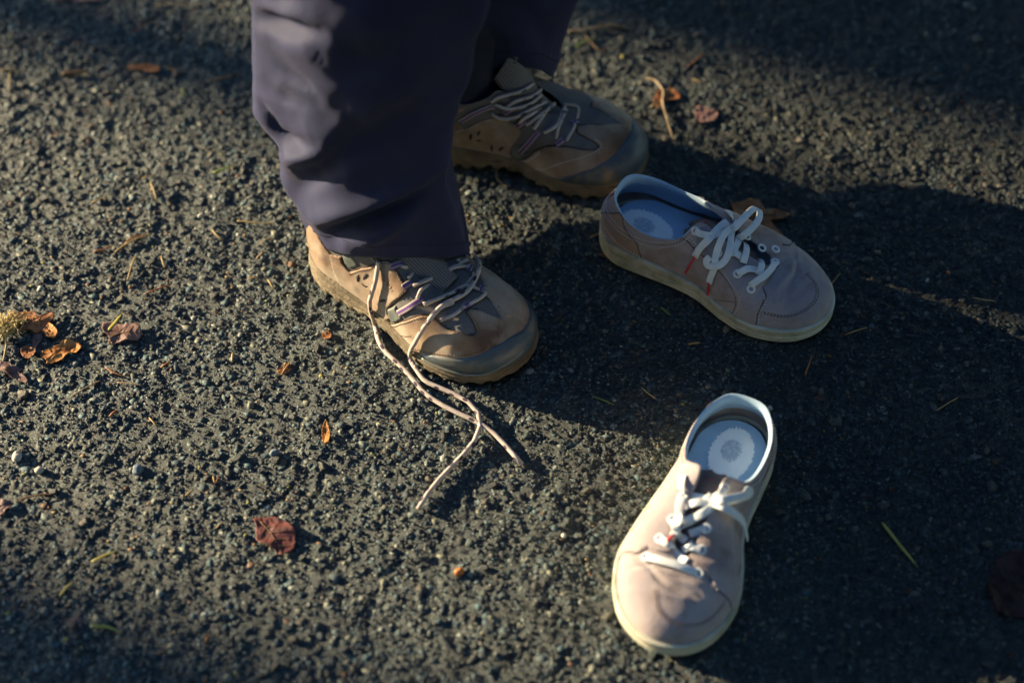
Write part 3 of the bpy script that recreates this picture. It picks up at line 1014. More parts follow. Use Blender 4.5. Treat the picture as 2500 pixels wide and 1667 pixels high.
def make_hiker(M4, side, tongue, twist=0.0, L=0.264):
    s = Shoe(HK_ST, L, side, HK_SOLE, M4, hk_wrinkle)
    up, lin = s.shell('hiking_shoe', M['mesh'], None, 0.005, 0.3, M['sock'])
    up.parent = person
    up.matrix_basis = Matrix.Translation(-person.location) @ M4
    lin.parent = up

    def lug(k, arc, o_, z, F2):
        tooth = (np.sin(arc / 0.0175 * 2 * np.pi + 1.5 * vnoise(arc * 25, arc * 0, 7)) > -0.35).astype(float)
        tooth = np.convolve(np.r_[tooth[-2:], tooth, tooth[:2]], np.ones(3) / 3, 'same')[2:-2]
        if k <= 2:
            z = np.where(tooth < 0.5, z + 0.012 + 0.012 * vnoise(arc * 40, arc * 0, 8), z)
            o_ = o_ - (1 - tooth) * 0.012
        return o_, z + 0.0025 * vnoise(arc * 160, arc * 0 + k, 50)
    g = lambda f: (lambda x: HK_BOT(x) + f * (HK_SOLE(x) + 0.008 - HK_BOT(x)))
    prof = [(-0.08, lambda x: HK_BOT(x) + 0.004), (-0.006, g(0.0)), (0.012, g(0.06)), (0.017, g(0.3)), (0.012, g(0.36)), (0.010, g(0.40)), (0.016, g(0.46)),
            (0.020, g(0.62)), (0.013, g(0.70)), (0.011, g(0.74)), (0.016, g(0.8)), (0.015, g(0.93)), (0.008, g(1.0)), (-0.01, g(0.99))]
    sole_ring(s, prof, 'sole', M['midsole'], up, lug)
    # padded tongue filling the slit and rising above it
    cl, _ = smooth_path(tongue, n=60)
    hw = np.interp(np.linspace(0, 1, 60), [0, 0.2, 0.6, 0.85, 0.93, 0.98, 1], [0.05, 0.075, 0.10, 0.11, 0.10, 0.07, 0.03])
    th = np.linspace(-1, 1, 31)
    rows = [np.stack([np.full(31, x) - 0.03 * th ** 2, -0.003 + h * th, z - (0.055 + 0.07 * q ** 6) * th ** 2 + 0.012 * (1 - th ** 2)], 1) for (x, z), h, q in zip(cl, hw, np.linspace(0, 1, 60))]
    for i, q in enumerate(np.linspace(0, 1, 60)):
        a_ = twist * sstep(0.45, 0.9, q)
        x0 = cl[i, 0]
        dx_, dy_ = rows[i][:, 0] - x0, rows[i][:, 1].copy()
        rows[i][:, 0] = x0 + dx_ * math.cos(a_) - dy_ * math.sin(a_)
        rows[i][:, 1] = dx_ * math.sin(a_) + dy_ * math.cos(a_)
    Vt = np.vstack(rows) * L
    Vt[:, 1] *= side
    uv = np.stack([np.repeat(np.linspace(0, 0.45 * L, 60), 31), np.tile(th * 0.1 * L, 60)], 1)
    tg = link('tongue', to_mesh('tongue', Vt, grid_faces(60, 31), uv=uv), M['mesh'], up)
    tg.modifiers.new('solid', 'SOLIDIFY').thickness = 0.010
    return s, up


MN = shoe_matrix(at(1272, 905), math.radians(-36.0), 0.264)
MF = shoe_matrix(at(1570, 405), math.radians(-9.0), 0.264)
hkN, upN = make_hiker(MN, -1, [(0.66, 0.258), (0.60, 0.283), (0.53, 0.320), (0.455, 0.366), (0.39, 0.415), (0.345, 0.47), (0.315, 0.53)])
hkF, upF = make_hiker(MF, 1, [(0.66, 0.258), (0.60, 0.285), (0.55, 0.335), (0.515, 0.41), (0.49, 0.48), (0.468, 0.535), (0.44, 0.575)], -0.8)

# ------------------------------------------------------------------ shoe details
def bvh_of(objs, M4):
    V, T, n = [], [], 0
    for o in objs:
        me = o.data
        c = np.empty(len(me.vertices) * 3); me.vertices.foreach_get('co', c)
        V += [M4 @ Vector(p) for p in c.reshape(-1, 3)]
        for p in me.polygons:
            v = p.vertices
            for i in range(1, len(v) - 1):
                T.append((v[0] + n, v[i] + n, v[i + 1] + n))
        n = len(V)
    return BVHTree.FromPolygons(V, T)


def wtrace(bvh, pts, org, k, off, ground=False):
    """points in the photo -> points lying on the real surface there (off metres above it), with normals"""
    P, Q = [], []
    o = Vector((0, 0, CAM_H))
    for i, q in enumerate(pts):
        px, py = org[0] + q[0] / k, org[1] + q[1] / k
        f = q[2] if len(q) > 2 else off
        d = ray(px, py)
        h = bvh.ray_cast(o, d)
        if h[0] is None and ground:
            p = at(px, py, 0.002); p.z = gz(p.x, p.y) + f
            P.append(p); Q.append(Vector((0, 0, 1)))
            continue
        if h[0] is None:
            best = None
            for t in np.linspace(1.2, 2.2, 300):
                z = bvh.find_nearest(o + d * t)
                if best is None or z[3] < best[3]:
                    best = z
            h = best
        n = h[1] if h[1].dot(d) < 0 else -h[1]
        P.append(h[0] + n * f); Q.append(n)
    return P, Q


def lay(s, bvh, pts, org, k, off, step=0.003, ground=False):
    P, Q = wtrace(bvh, pts, org, k, off, ground)
    A = np.array([list(s.Mi @ p) + list(s.Mi.to_3x3() @ q) for p, q in zip(P, Q)])
    R, _ = smooth_path(A, n=max(6, int(sum((Vector(P[i]) - Vector(P[i + 1])).length for i in range(len(P) - 1)) / step)))
    return R[:, :3], R[:, 3:6]


def cord(s, bvh, pts, org, k, off, parent, r=0.0019, ground=False, name='lace'):
    P, n = lay(s, bvh, pts, org, k, off, 0.0022, ground)
    if ground:
        for j, m_ in ((0, 3), (1, 3), (2, 9)):
            P[m_ // 2:-(m_ // 2), j] = np.convolve(P[:, j], np.ones(m_) / m_, 'valid')
    P = P + n * (vnoise(np.arange(len(P)) * 0.23, np.zeros(len(P)) + len(P), 77) * 0.0006)[:, None]
    V, F, U = sweep(P, r, r * 0.9, n, 10)
    return link(name, to_mesh(name, V, F, uv=U), M['cord'], parent)


ZN, ZF, KZ = (740, 600), (1040, 120), 3.92
# near shoe: traced where the photo shows it, closed round the hidden side
S_, U_ = hkN, upN
quarter = S_.trace([(250, 70), (370, 100), (385, 165), (450, 240), (560, 205), (740, 150), (850, 160), (900, 240), (960, 340), (1005, 430), (940, 490), (870, 545), (815, 600), (820, 650), (850, 690), (770, 740), (720, 680), (640, 590), (560, 480), (480, 390), (400, 300), (320, 190)], ZN, KZ)
quarter[16:, 1] = 0.0
S_.panel('quarter_panel', quarter, M['leather'], U_, t=0.0018)
heelp = [('u', -4.2, .0), ('u', 0, .0), ('u', 4.2, .0), ('u', 3.6, .35), ('u', 2.6, .6), ('u', 1.5, .85), ('u', 0, .95), ('u', -1.5, .85), ('u', -2.6, .6), ('u', -3.6, .35)]
S_.panel('heel_panel', S_.trace(heelp), M['leather'], U_, t=0.0012)
vamp = S_.trace([(760, 755), (850, 745), (900, 738), (960, 718), (1040, 688), (1130, 660), (1240, 672), (1300, 730), (1390, 795), (1500, 835), (1625, 855), (1658, 825), (1640, 760), (1600, 690), (1562, 640), (1600, 606), (1680, 612), (1800, 662), (1890, 695), (1840, 600), (1770, 510), (1715, 425), ('u', 14.9, .62), ('u', 15.3, .3), ('u', 15.4, 0.0), ('u', 14, 0.0), ('u', 12, 0.0), ('u', 10, 0.0), ('u', 8, 0.0), ('u', 6.9, 0.0)], ZN, KZ)
inner_edge = vamp[17:22].copy()
S_.panel('vamp_panel', vamp, M['leather'], U_, t=0.0016)
strip_uv = S_.trace([(1690, 420), (1750, 385), (1850, 450), (1940, 555), (2005, 650), (1985, 705), (1930, 690), (1850, 590), (1770, 505)], ZN, KZ)
S_.panel('eyestay_strip', strip_uv, M['leather'], U_, t=0.003, base=0.001)
S_.panel('toe_cap', S_.trace([(1090, 1012), (1240, 1025), (1400, 1055), (1600, 1050), (1720, 1010), (1800, 965), (1960, 870), (2110, 765), ('u', 12.6, .16), ('u', 13.2, 0.0), ('u', 12, 0.0), ('u', 10, 0.0), ('u', 8.6, 0.0)], ZN, KZ), M['rubber'], U_, t=0.0032, edge=0.003, dome=0.0015)
S_.panel('plastic_tab', S_.trace([(815, 600), (890, 565), (905, 620), (960, 695), (870, 735), (835, 680)], ZN, KZ), M['plastic'], U_, t=0.0022)
S_.panel('plastic_tab', S_.trace([(375, 85), (480, 105), (510, 150), (535, 190), (450, 215), (400, 165)], ZN, KZ), M['plastic'], U_, t=0.0012)
for poly in ([(520, 285), (545, 262), (552, 300), (540, 340), (525, 330)], [(585, 290), (610, 255), (635, 262), (625, 295), (590, 320)], [(570, 345), (600, 370), (640, 378), (610, 390), (580, 370)], [(735, 520), (775, 500), (805, 505), (800, 525), (760, 532)]):
    S_.panel('petal_mark', S_.trace(poly, ZN, KZ), M['mark'], U_, t=0.0004, cell=0.0006, edge=0.0004, base=0.0022)
# the faint pressed name and swirl on the quarter
for line in ([(770, 260), (800, 290), (790, 330), (765, 320)], [(815, 345), (840, 375)], [(830, 345), (812, 375)], [(835, 385), (860, 400)], [(860, 385), (838, 410)], [(850, 418), (872, 430)]):
    P, n = S_.on(S_.trace(line, ZN, KZ), 0.0022)
    V, F, U = sweep(P, 0.0005, 0.0002, n, 4)
    link('pressed_letter', to_mesh('pressed_letter', V, F, uv=U), M['leather_print'], U_)
S_.stitches([S_.trace(l, ZN, KZ) for l in ([(450, 262), (560, 228), (740, 175), (840, 180)], [(870, 200), (930, 320), (985, 425), (870, 520)], [(860, 760), (960, 740), (1130, 685), (1230, 690)], [(1580, 645), (1660, 750), (1680, 840), (1600, 905)], [(890, 880), (1050, 850)], [(1000, 1000), (1200, 1010), (1400, 1038), (1600, 1030), (1790, 950)])], M['thread_dark'], U_, off=0.0022)
for line in (vamp[:17], quarter[1:16], strip_uv):
    S_.groove([line], M['seam_brown'], U_, 0.0008, 0.0008)
ridge = S_.trace([(1075, 1180), (1200, 1205), (1350, 1222), (1550, 1228), (1700, 1210), (1850, 1150), (1980, 1070), (2080, 985)], ZN, KZ)
P, n = S_.on(np.c_[ridge[:, 0], np.clip(ridge[:, 1], 0.0, 1)], 0.0042)
V, F, U = sweep(P, 0.0018, 0.0014, n, 8)
link('toe_ridge', to_mesh('toe_ridge', V, F, uv=U), M['plastic'], U_)
bN = bvh_of([U_] + [c for c in U_.children if c.name.split('.')[0] in ('tongue', 'sole', 'vamp_panel', 'quarter_panel', 'toe_cap')], MN)


def strap(s, bvh, pts, org, k, parent, w=0.0032, off=0.0022, name='webbing_loop'):
    P, n = lay(s, bvh, pts, org, k, off, 0.0015)
    V, F, U = sweep(P, w, 0.0009, n, 12, sq=0.6)
    return link(name, to_mesh(name, V, F, uv=U), M['webbing'], parent)


for pts, w in (([(925, 640), (1030, 580), (1115, 525), (1140, 505)], 0.0036), ([(960, 400), (1000, 372), (1040, 350)], 0.0034), ([(850, 205), (890, 190), (935, 178)], 0.0034),
               ([(1525, 600), (1565, 578), (1605, 556)], 0.0034), ([(1690, 450), (1705, 425), (1720, 405)], 0.0034), ([(1580, 250), (1592, 225), (1605, 200)], 0.003)):
    strap(S_, bN, pts, ZN, KZ, U_, w)
for pts in ([(930, 205), (1050, 195), (1200, 165), (1330, 140)], [(1005, 310), (1080, 225), (1180, 180), (1300, 150)], [(1050, 392), (1250, 305), (1380, 220), (1480, 150)], [(1055, 385), (1300, 285), (1450, 225), (1575, 205)],
            [(1095, 505), (1130, 430), (1240, 345), (1400, 240), (1560, 150)], [(1160, 570), (1330, 505), (1480, 455), (1570, 380), (1620, 280)], [(1150, 555), (1300, 520), (1430, 470), (1560, 400), (1690, 440)],
            [(1320, 715), (1450, 670), (1545, 590)], [(1590, 575), (1680, 530), (1735, 480), (1720, 450)], [(1260, 640), (1330, 600), (1440, 560)]):
    cord(S_, bN, [(x, y, 0.0030 + 0.002 * math.sin(math.pi * i / (len(pts) - 1))) for i, (x, y) in enumerate(pts)], ZN, KZ, 0.003, U_)
# the two loose ends running down the shoe and over the asphalt
ZL, KL = (560, 560), 2.119
for pts in ([(785, 160), (772, 270), (745, 370), (753, 500), (778, 600), (828, 680), (895, 712), (925, 740), (960, 810), (1050, 892), (1200, 970), (1330, 1025), (1420, 1110), (1512, 1222)],
            [(1262, 125), (1280, 200), (1268, 275), (1220, 345), (1100, 402), (1030, 480), (968, 590), (948, 660), (968, 740), (1030, 812), (1150, 852), (1250, 900), (1318, 978), (1308, 1050), (1200, 1190), (1050, 1330), (978, 1452)]):
    cord(S_, bN, [(x, y, 0.0052 if i else 0.004) for i, (x, y) in enumerate(pts)], ZL, KL, 0.0052, U_, r=0.0025, ground=True, name='loose_lace')

# far shoe: the inner side is seen
S_, U_ = hkF, upF
S_.panel('quarter_panel', S_.trace([(300, 800), (400, 745), (500, 690), (620, 650), (800, 690), (890, 750), (915, 800), (880, 860), (830, 920), (795, 985), (790, 1010), (850, 1060), (760, 1045), (650, 1015), (500, 960), (400, 920), (260, 850)], ZF, KZ), M['leather'], U_, t=0.0018)
S_.panel('collar_panel', S_.trace([(380, 330), (470, 200), (540, 330), (580, 420), (520, 450), (400, 540), (330, 610)], ZF, KZ), M['leather'], U_, t=0.0016)
S_.panel('heel_panel', S_.trace(heelp), M['leather'], U_, t=0.0012)
vamp_f = S_.trace([(850, 1062), (900, 1078), (960, 1050), (1050, 970), (1150, 930), (1230, 925), (1350, 935), (1500, 962), (1610, 965), (1652, 935), (1610, 890), (1530, 848), (1445, 800), (1440, 740), (1540, 725), (1690, 728)] + [('u', 20 - q[0], q[1]) for q in inner_edge] + [('u', 4.7, .3), ('u', 4.6, 0.0), ('u', 6, 0.0), ('u', 8, 0.0), ('u', 10, 0.0), ('u', 12, 0.0), ('u', 13.4, 0.0)], ZF, KZ)
S_.panel('vamp_panel', vamp_f, M['leather'], U_, t=0.0016)
S_.panel('eyestay_strip', strip_uv * [-1, 1] + [20, 0], M['leather'], U_, t=0.003, base=0.001)
S_.panel('toe_cap', S_.trace([(1180, 1235), (1350, 1200), (1500, 1155), (1700, 1070), (1790, 1000), (1870, 900), (1930, 800), (1950, 720), ('u', 8.3, .16), ('u', 7.6, 0.0), ('u', 9, 0.0), ('u', 10, 0.0), ('u', 12, 0.0)], ZF, KZ), M['rubber'], U_, t=0.0032, edge=0.003, dome=0.0015)
S_.panel('plastic_tab', S_.trace([(815, 960), (860, 900), (900, 930), (930, 975), (1000, 985), (900, 1060), (840, 1040)], ZF, KZ), M['plastic'], U_, t=0.0012)
for poly in ([(415, 810), (435, 795), (445, 830), (430, 865), (415, 850)], [(490, 800), (510, 765), (525, 775), (515, 805), (495, 825)], [(470, 860), (510, 855), (545, 868), (510, 875)], [(620, 910), (640, 905), (645, 945), (635, 975), (622, 950)], [(690, 955), (730, 920), (750, 928), (735, 950), (705, 968)], [(645, 1003), (690, 995), (720, 1002), (690, 1010)]):
    S_.panel('petal_mark', S_.trace(poly, ZF, KZ), M['mark'], U_, t=0.0004, cell=0.0006, edge=0.0004, base=0.0022)
S_.stitches([S_.trace(l, ZF, KZ) for l in ([(1020, 1170), (1300, 1085), (1500, 1030), (1640, 972), (1668, 915), (1600, 865)], [(880, 1090), (1000, 1050), (1100, 960)], [(300, 780), (500, 705), (620, 665)])], M['thread'], U_, off=0.0020)
for line in (vamp_f[:16], strip_uv * [-1, 1] + [20, 0]):
    S_.groove([line], M['seam_brown'], U_, 0.0008, 0.0008)
bF = bvh_of([U_] + [c for c in U_.children if c.name.split('.')[0] in ('tongue', 'sole', 'vamp_panel')], MF)
for pts, w in (([(910, 985), (1000, 890), (1080, 790)], 0.0034), ([(330, 690), (470, 610), (600, 550), (655, 545)], 0.0030), ([(880, 735), (930, 700), (965, 680)], 0.0034), ([(1245, 930), (1280, 890), (1310, 865)], 0.0034), ([(1385, 725), (1420, 712), (1450, 700)], 0.0034), ([(750, 610), (790, 590), (820, 570)], 0.003)):
    strap(S_, bF, pts, ZF, KZ, U_, w)
for pts in ([(620, 500), (720, 445), (890, 400), (1010, 330)], [(630, 600), (700, 640), (850, 640), (1000, 590), (1130, 510)], [(760, 560), (850, 510), (980, 450), (1080, 400)], [(900, 690), (960, 640), (1060, 570), (1170, 480)], [(970, 720), (1080, 650), (1180, 560), (1230, 500)],
            [(1040, 760), (1080, 690), (1140, 620), (1220, 540)], [(1130, 800), (1230, 750), (1290, 650), (1330, 570)], [(1240, 860), (1250, 780), (1290, 690), (1340, 600)], [(1335, 880), (1395, 790), (1420, 740)], [(1440, 680), (1455, 600), (1400, 565), (1310, 545)], [(660, 520), (800, 560), (960, 520), (1080, 450)]):
    cord(S_, bF, [(x, y, 0.0030 + 0.002 * math.sin(math.pi * i / (len(pts) - 1))) for i, (x, y) in enumerate(pts)], ZF, KZ, 0.003, U_, r=0.0018)

# sneakers: seams, padding and stitching traced on the lying one and shared by its mirror twin
ZA, KA = (1420, 380), 3.266
T = snA.trace
es = T([(735, 565), (790, 640), (880, 720), (960, 790), (1040, 860), (1130, 960), (1200, 1060), (1232, 1130), (1228, 1200), (1195, 1262)], ZA, KA)
fr = T([(1390, 1352), (1400, 1270), (1440, 1180), (1470, 1122), (1440, 1045), (1395, 985)], ZA, KA)
es[-1, 1] = 0.0; fr[0, 1] = 0.0; fr[-1] = (11.6, 1.0)
eyestay = np.vstack([es, fr, [(12.2, 1), (13, 1), (14, 1), (14.7, 1), (15.2, 1), (15.5, .985)]])
hs = T([(345, 395), (315, 450), (335, 545), (385, 640), (440, 700), (500, 745)], ZA, KA)
hs[:, 0] %= 20
hs[hs[:, 0] < 10, 0] += 20
hs[:, 0] = np.minimum(hs[:, 0], 19.6)
hs[0, 1] = min(0.985, hs[0, 1] + .05); hs[-1, 1] = 0.0
heel = np.vstack([hs, [(20, 0.0)], (np.array([40, 0]) + hs * [-1, 1])[::-1], [(20, .985)]])
pad = np.vstack([T([(325, 455), (360, 540), (400, 605), (480, 685), (600, 718), (720, 700), (820, 660)], ZA, KA), [(15.6, .975), (16, .975), (17, .975), (18, .975), (18.8, .975)]])
pad[:7, 0] %= 20
pad[:7, 0][pad[:7, 0] < 10] = 19.2
stl = [T([(1790, 945), (1860, 1040), (1862, 1130), (1785, 1220), (1650, 1272), (1530, 1265), (1425, 1238)], ZA, KA), T([(1800, 935), (1875, 1035), (1878, 1140), (1795, 1232), (1655, 1285), (1530, 1278), (1425, 1250)], ZA, KA),
       T([(850, 640), (920, 715), (1000, 785), (1090, 880), (1180, 1000), (1255, 1110), (1262, 1180), (1225, 1255)], ZA, KA), T([(830, 655), (900, 730), (985, 800)], ZA, KA), T([(470, 700), (600, 733), (720, 715), (830, 665)], ZA, KA),
       T([(1410, 1330), (1425, 1250), (1465, 1170), (1440, 1090)], ZA, KA), T([(1050, 1140), (1140, 1158), (1230, 1168)], ZA, KA), T([(760, 590), (850, 530), (980, 560)], ZA, KA)]
mir = lambda a: a * [-1, 1] + [20, 0]
for S_, R_ in ((snA, rootA), (snB, rootB)):
    for f in (lambda a: a, mir):
        S_.panel('eyestay', f(eyestay), M['suede'], R_, t=0.0016, cell=0.0014)
        S_.panel('collar_padding', f(pad), M['suede'], R_, t=0.0008, cell=0.0014, dome=0.0016, edge=0.004)
    S_.panel('heel_counter', heel, M['suede_heel'], R_, t=0.0010, cell=0.0014)
    S_.stitches(stl[:2] + [stl[6], mir(stl[6])], M['thread_dark'], R_, off=0.0003)
    S_.stitches(stl[2:6] + stl[7:] + [mir(a) for a in stl[2:6] + stl[7:]], M['thread'], R_, off=0.0016)
    V, F = ring_mesh(0.002, 0.0008, 8, 5)
    hp, hn = S_.on(np.array([(20.02, .55), (20.02, .8)]), 0.0016)
    V, F, U = sweep(hp, 0.0012, 0.0004, hn, 6)
    link('heel_tab', to_mesh('heel_tab', V, F, uv=U), M['red'], R_)
    for line in (es, fr[:-1], hs):
        for f in (lambda a: a, mir):
            P, n = S_.on(f(line), 0.0006)
            V, F, U = sweep(P, 0.0007, 0.0005, n, 6)
            link('seam', to_mesh('seam', V, F, uv=U), M['seam'], R_)
    # bar tack where the counter meets the collar
    P, n = S_.on(np.array([hs[0] + [0, -.06], hs[0] + [.05, -.02]]), 0.0014)
    V, F, U = sweep(P, 0.0022, 0.0006, n, 6)
    link('bar_tack', to_mesh('bar_tack', V, F, uv=U), M['thread'], R_)


def laces(s, root, org, k, straps, tips, half=0.0037):
    objs = [c for c in root.children if c.name.split('.')[0] in ('upper', 'tongue', 'eyestay')]
    b = bvh_of(objs, s.M4)
    out = []
    for pts in straps:
        P, n = lay(s, b, pts, org, k, 0.003, 0.0016)
        out.append(flat_lace(P, n, M['flatlace'], root, w=half, t=0.0007))
    for i, pts in tips:
        P, n = lay(s, b, pts, org, k, 0.004, 0.0015)
        V, F, U = sweep(P, 0.0013, 0.0013, n, 10)
        link('lace_tip', to_mesh('lace_tip', V, F, uv=U), M['aglet'], out[i])


mm = 0.001
laces(snA, rootA, (1440, 380), 4.523, [
    [(2040, 1180, 2 * mm), (1985, 1250, 4 * mm), (1900, 1340, 6 * mm), (1830, 1390, 5 * mm), (1770, 1440, 1 * mm)],
    [(1630, 1310, 1 * mm), (1680, 1285, 4 * mm), (1740, 1265, 5 * mm), (1830, 1275, 3 * mm)],
    [(1862, 1060, 1 * mm), (1890, 1130, 4 * mm), (1875, 1240, 6 * mm), (1840, 1340, 4 * mm)],
    [(1690, 950, 1 * mm), (1705, 1010, 4 * mm), (1705, 1090, 5 * mm), (1685, 1195, 3 * mm)],
    [(1165, 828, 2 * mm), (1240, 862, 4 * mm), (1340, 885, 5 * mm), (1450, 862, 7 * mm)],
    [(1640, 890, 5 * mm), (1615, 970, 5 * mm), (1580, 1060, 4 * mm)],
    [(1545, 1085, 3 * mm), (1600, 1095, 4 * mm), (1660, 1130, 3 * mm)],
    [(1500, 630, 3 * mm), (1545, 700, 5 * mm), (1560, 790, 8 * mm)],
    [(1530, 830, 9 * mm), (1600, 775, 11 * mm), (1700, 722, 13 * mm), (1775, 705, 14 * mm), (1812, 745, 13 * mm), (1780, 815, 12 * mm), (1700, 862, 11 * mm), (1600, 870, 10 * mm), (1545, 845, 9 * mm)],
    [(1535, 815, 11 * mm), (1460, 812, 11 * mm), (1390, 850, 10 * mm), (1320, 920, 9 * mm), (1250, 1000, 8 * mm), (1180, 1095, 7 * mm)],
    [(1510, 840, 9 * mm), (1430, 920, 8 * mm), (1400, 1020, 8 * mm), (1390, 1120, 8 * mm), (1400, 1190, 8 * mm)],
    [(1515, 850, 10 * mm), (1525, 930, 9 * mm), (1525, 1040, 9 * mm), (1505, 1150, 9 * mm), (1440, 1215, 10 * mm), (1350, 1205, 10 * mm), (1318, 1150, 9 * mm), (1345, 1100, 9 * mm)],
    [(1400, 1210, 7 * mm), (1385, 1270, 7 * mm), (1365, 1330, 6 * mm), (1352, 1385, 6 * mm)],
    [(1515, 800, 12 * mm), (1545, 835, 13 * mm), (1520, 880, 12 * mm)],
], [(9, [(1180, 1090, 7 * mm), (1130, 1180, 6 * mm), (1080, 1262, 5 * mm)]), (12, [(1352, 1380, 6 * mm), (1345, 1440, 5 * mm), (1330, 1515, 4 * mm)])])
laces(snB, rootB, (1400, 920), 2.24, [
    [(400, 985, 2 * mm), (470, 1005, 4 * mm), (560, 1035, 6 * mm), (630, 1055, 4 * mm), (685, 1070, 1 * mm)],
    [(475, 885, 1 * mm), (520, 920, 4 * mm), (570, 965, 5 * mm), (620, 1010, 3 * mm)],
    [(700, 945, 1 * mm), (655, 940, 4 * mm), (600, 955, 5 * mm)],
    [(545, 780, 1 * mm), (560, 830, 5 * mm), (600, 880, 6 * mm), (640, 915, 3 * mm)],
    [(725, 830, 1 * mm), (680, 838, 5 * mm), (635, 860, 4 * mm)],
    [(600, 655, 1 * mm), (582, 700, 4 * mm), (580, 760, 4 * mm)],
    [(825, 605, 1 * mm), (800, 640, 5 * mm), (745, 675, 8 * mm)],
    [(605, 545, 2 * mm), (600, 610, 5 * mm), (650, 660, 8 * mm), (735, 680, 10 * mm)],
    [(735, 690, 9 * mm), (800, 672, 12 * mm), (860, 645, 14 * mm), (895, 600, 13 * mm), (920, 615, 12 * mm), (880, 655, 11 * mm), (800, 690, 10 * mm)],
    [(745, 690, 10 * mm), (800, 705, 10 * mm), (850, 745, 9 * mm), (890, 800, 8 * mm), (920, 880, 6 * mm)],
    [(740, 690, 10 * mm), (680, 705, 11 * mm), (620, 745, 10 * mm), (585, 795, 10 * mm), (620, 805, 10 * mm), (690, 760, 10 * mm), (745, 700, 10 * mm)],
    [(735, 700, 9 * mm), (680, 770, 8 * mm), (610, 830, 7 * mm), (545, 872, 6 * mm)],
    [(725, 665, 11 * mm), (750, 690, 13 * mm), (735, 715, 11 * mm)],
], [(11, [(548, 868, 6 * mm), (530, 885, 6 * mm), (513, 905, 6 * mm)])])

# ------------------------------------------------------------------ trousers
def px_curve(tab):
    a = np.array(tab, float)
    a = a[np.argsort(a[:, 0])]
    return lambda row: np.interp(row, a[:, 0], a[:, 1])


def leg(feat, Yc, zhem, ztop, nz, back, folds, seed):
    """feat: list of (depth offset, column-by-row table, hem row); back: list of (dx, dy) from the mean column"""
    zt = np.linspace(0, 1, nz)
    rows = []
    ctrl = []
    for dy, tab, hemrow in feat:
        f = px_curve(tab)
        zh = None
        lo, hi = 0.0, 0.4
        for _ in range(40):                 # height at which this fold line meets its hem row
            mid_ = (lo + hi) / 2
            if row_of(Yc + dy, mid_) > hemrow:
                lo = mid_
            else:
                hi = mid_
        zh = (lo + hi) / 2
        z = zh + (ztop - zh) * zt
        pts = np.array([[at_depth(f(row_of(Yc + dy, q)), Yc + dy, q), Yc + dy, q] for q in z])
        ctrl.append(pts)
    mean = sum(ctrl) / len(ctrl)
    for dx, dy, dz in back:
        q = mean.copy()
        q[:, 0] += dx; q[:, 1] = Yc + dy
        q[:, 2] += dz * (1 - zt) ** 3
        ctrl.append(q)
    ctrl = np.array(ctrl)                   # k, nz, 3
    nth = 180
    u = np.linspace(0, len(ctrl), nth, endpoint=False)
    V = np.stack([catmull_periodic(ctrl[:, i, :], u) for i in range(nz)])   # nz, nth, 3
    return V


def trouser_normals(V):
    a = np.roll(V, -1, 1) - np.roll(V, 1, 1)
    b = np.gradient(V, axis=0)
    n = np.cross(a, b)
    n /= np.linalg.norm(n, axis=2)[..., None] + 1e-12
    c = V.mean(1, keepdims=True)
    sg = np.sign(((V - c) * n).sum(2).mean())
    return n * sg


def sculpt(V, folds, org, k):
    nz, nth, _ = V.shape
    n = trouser_normals(V)
    F = grid_faces(nz, nth, True)
    tri = np.vstack([F[:, [0, 1, 2]], F[:, [0, 2, 3]]])
    bvh = BVHTree.FromPolygons(V.reshape(-1, 3).tolist(), tri.tolist())
    disp = np.zeros((nz, nth))
    for pts, amp, w in folds:
        hit = []
        for x, y in pts:
            h = bvh.ray_cast(Vector((0, 0, CAM_H)), ray(org[0] + x / k, org[1] + y / k))
            if h[0] is not None:
                hit.append(h[0])
        if len(hit) < 2:
            continue
        P, _ = smooth_path(hit, step=0.004)
        d = np.full((nz, nth), 9.0); tt = np.zeros((nz, nth))
        for i, p_ in enumerate(P):
            q = np.linalg.norm(V - p_, axis=2)
            m_ = q < d
            d[m_] = q[m_]; tt[m_] = i / (len(P) - 1)
        disp += amp * np.exp(-(d / w) ** 2) * np.sin(np.pi * np.clip(tt * 0.8 + 0.1, 0, 1))
    return V + n * disp[..., None]


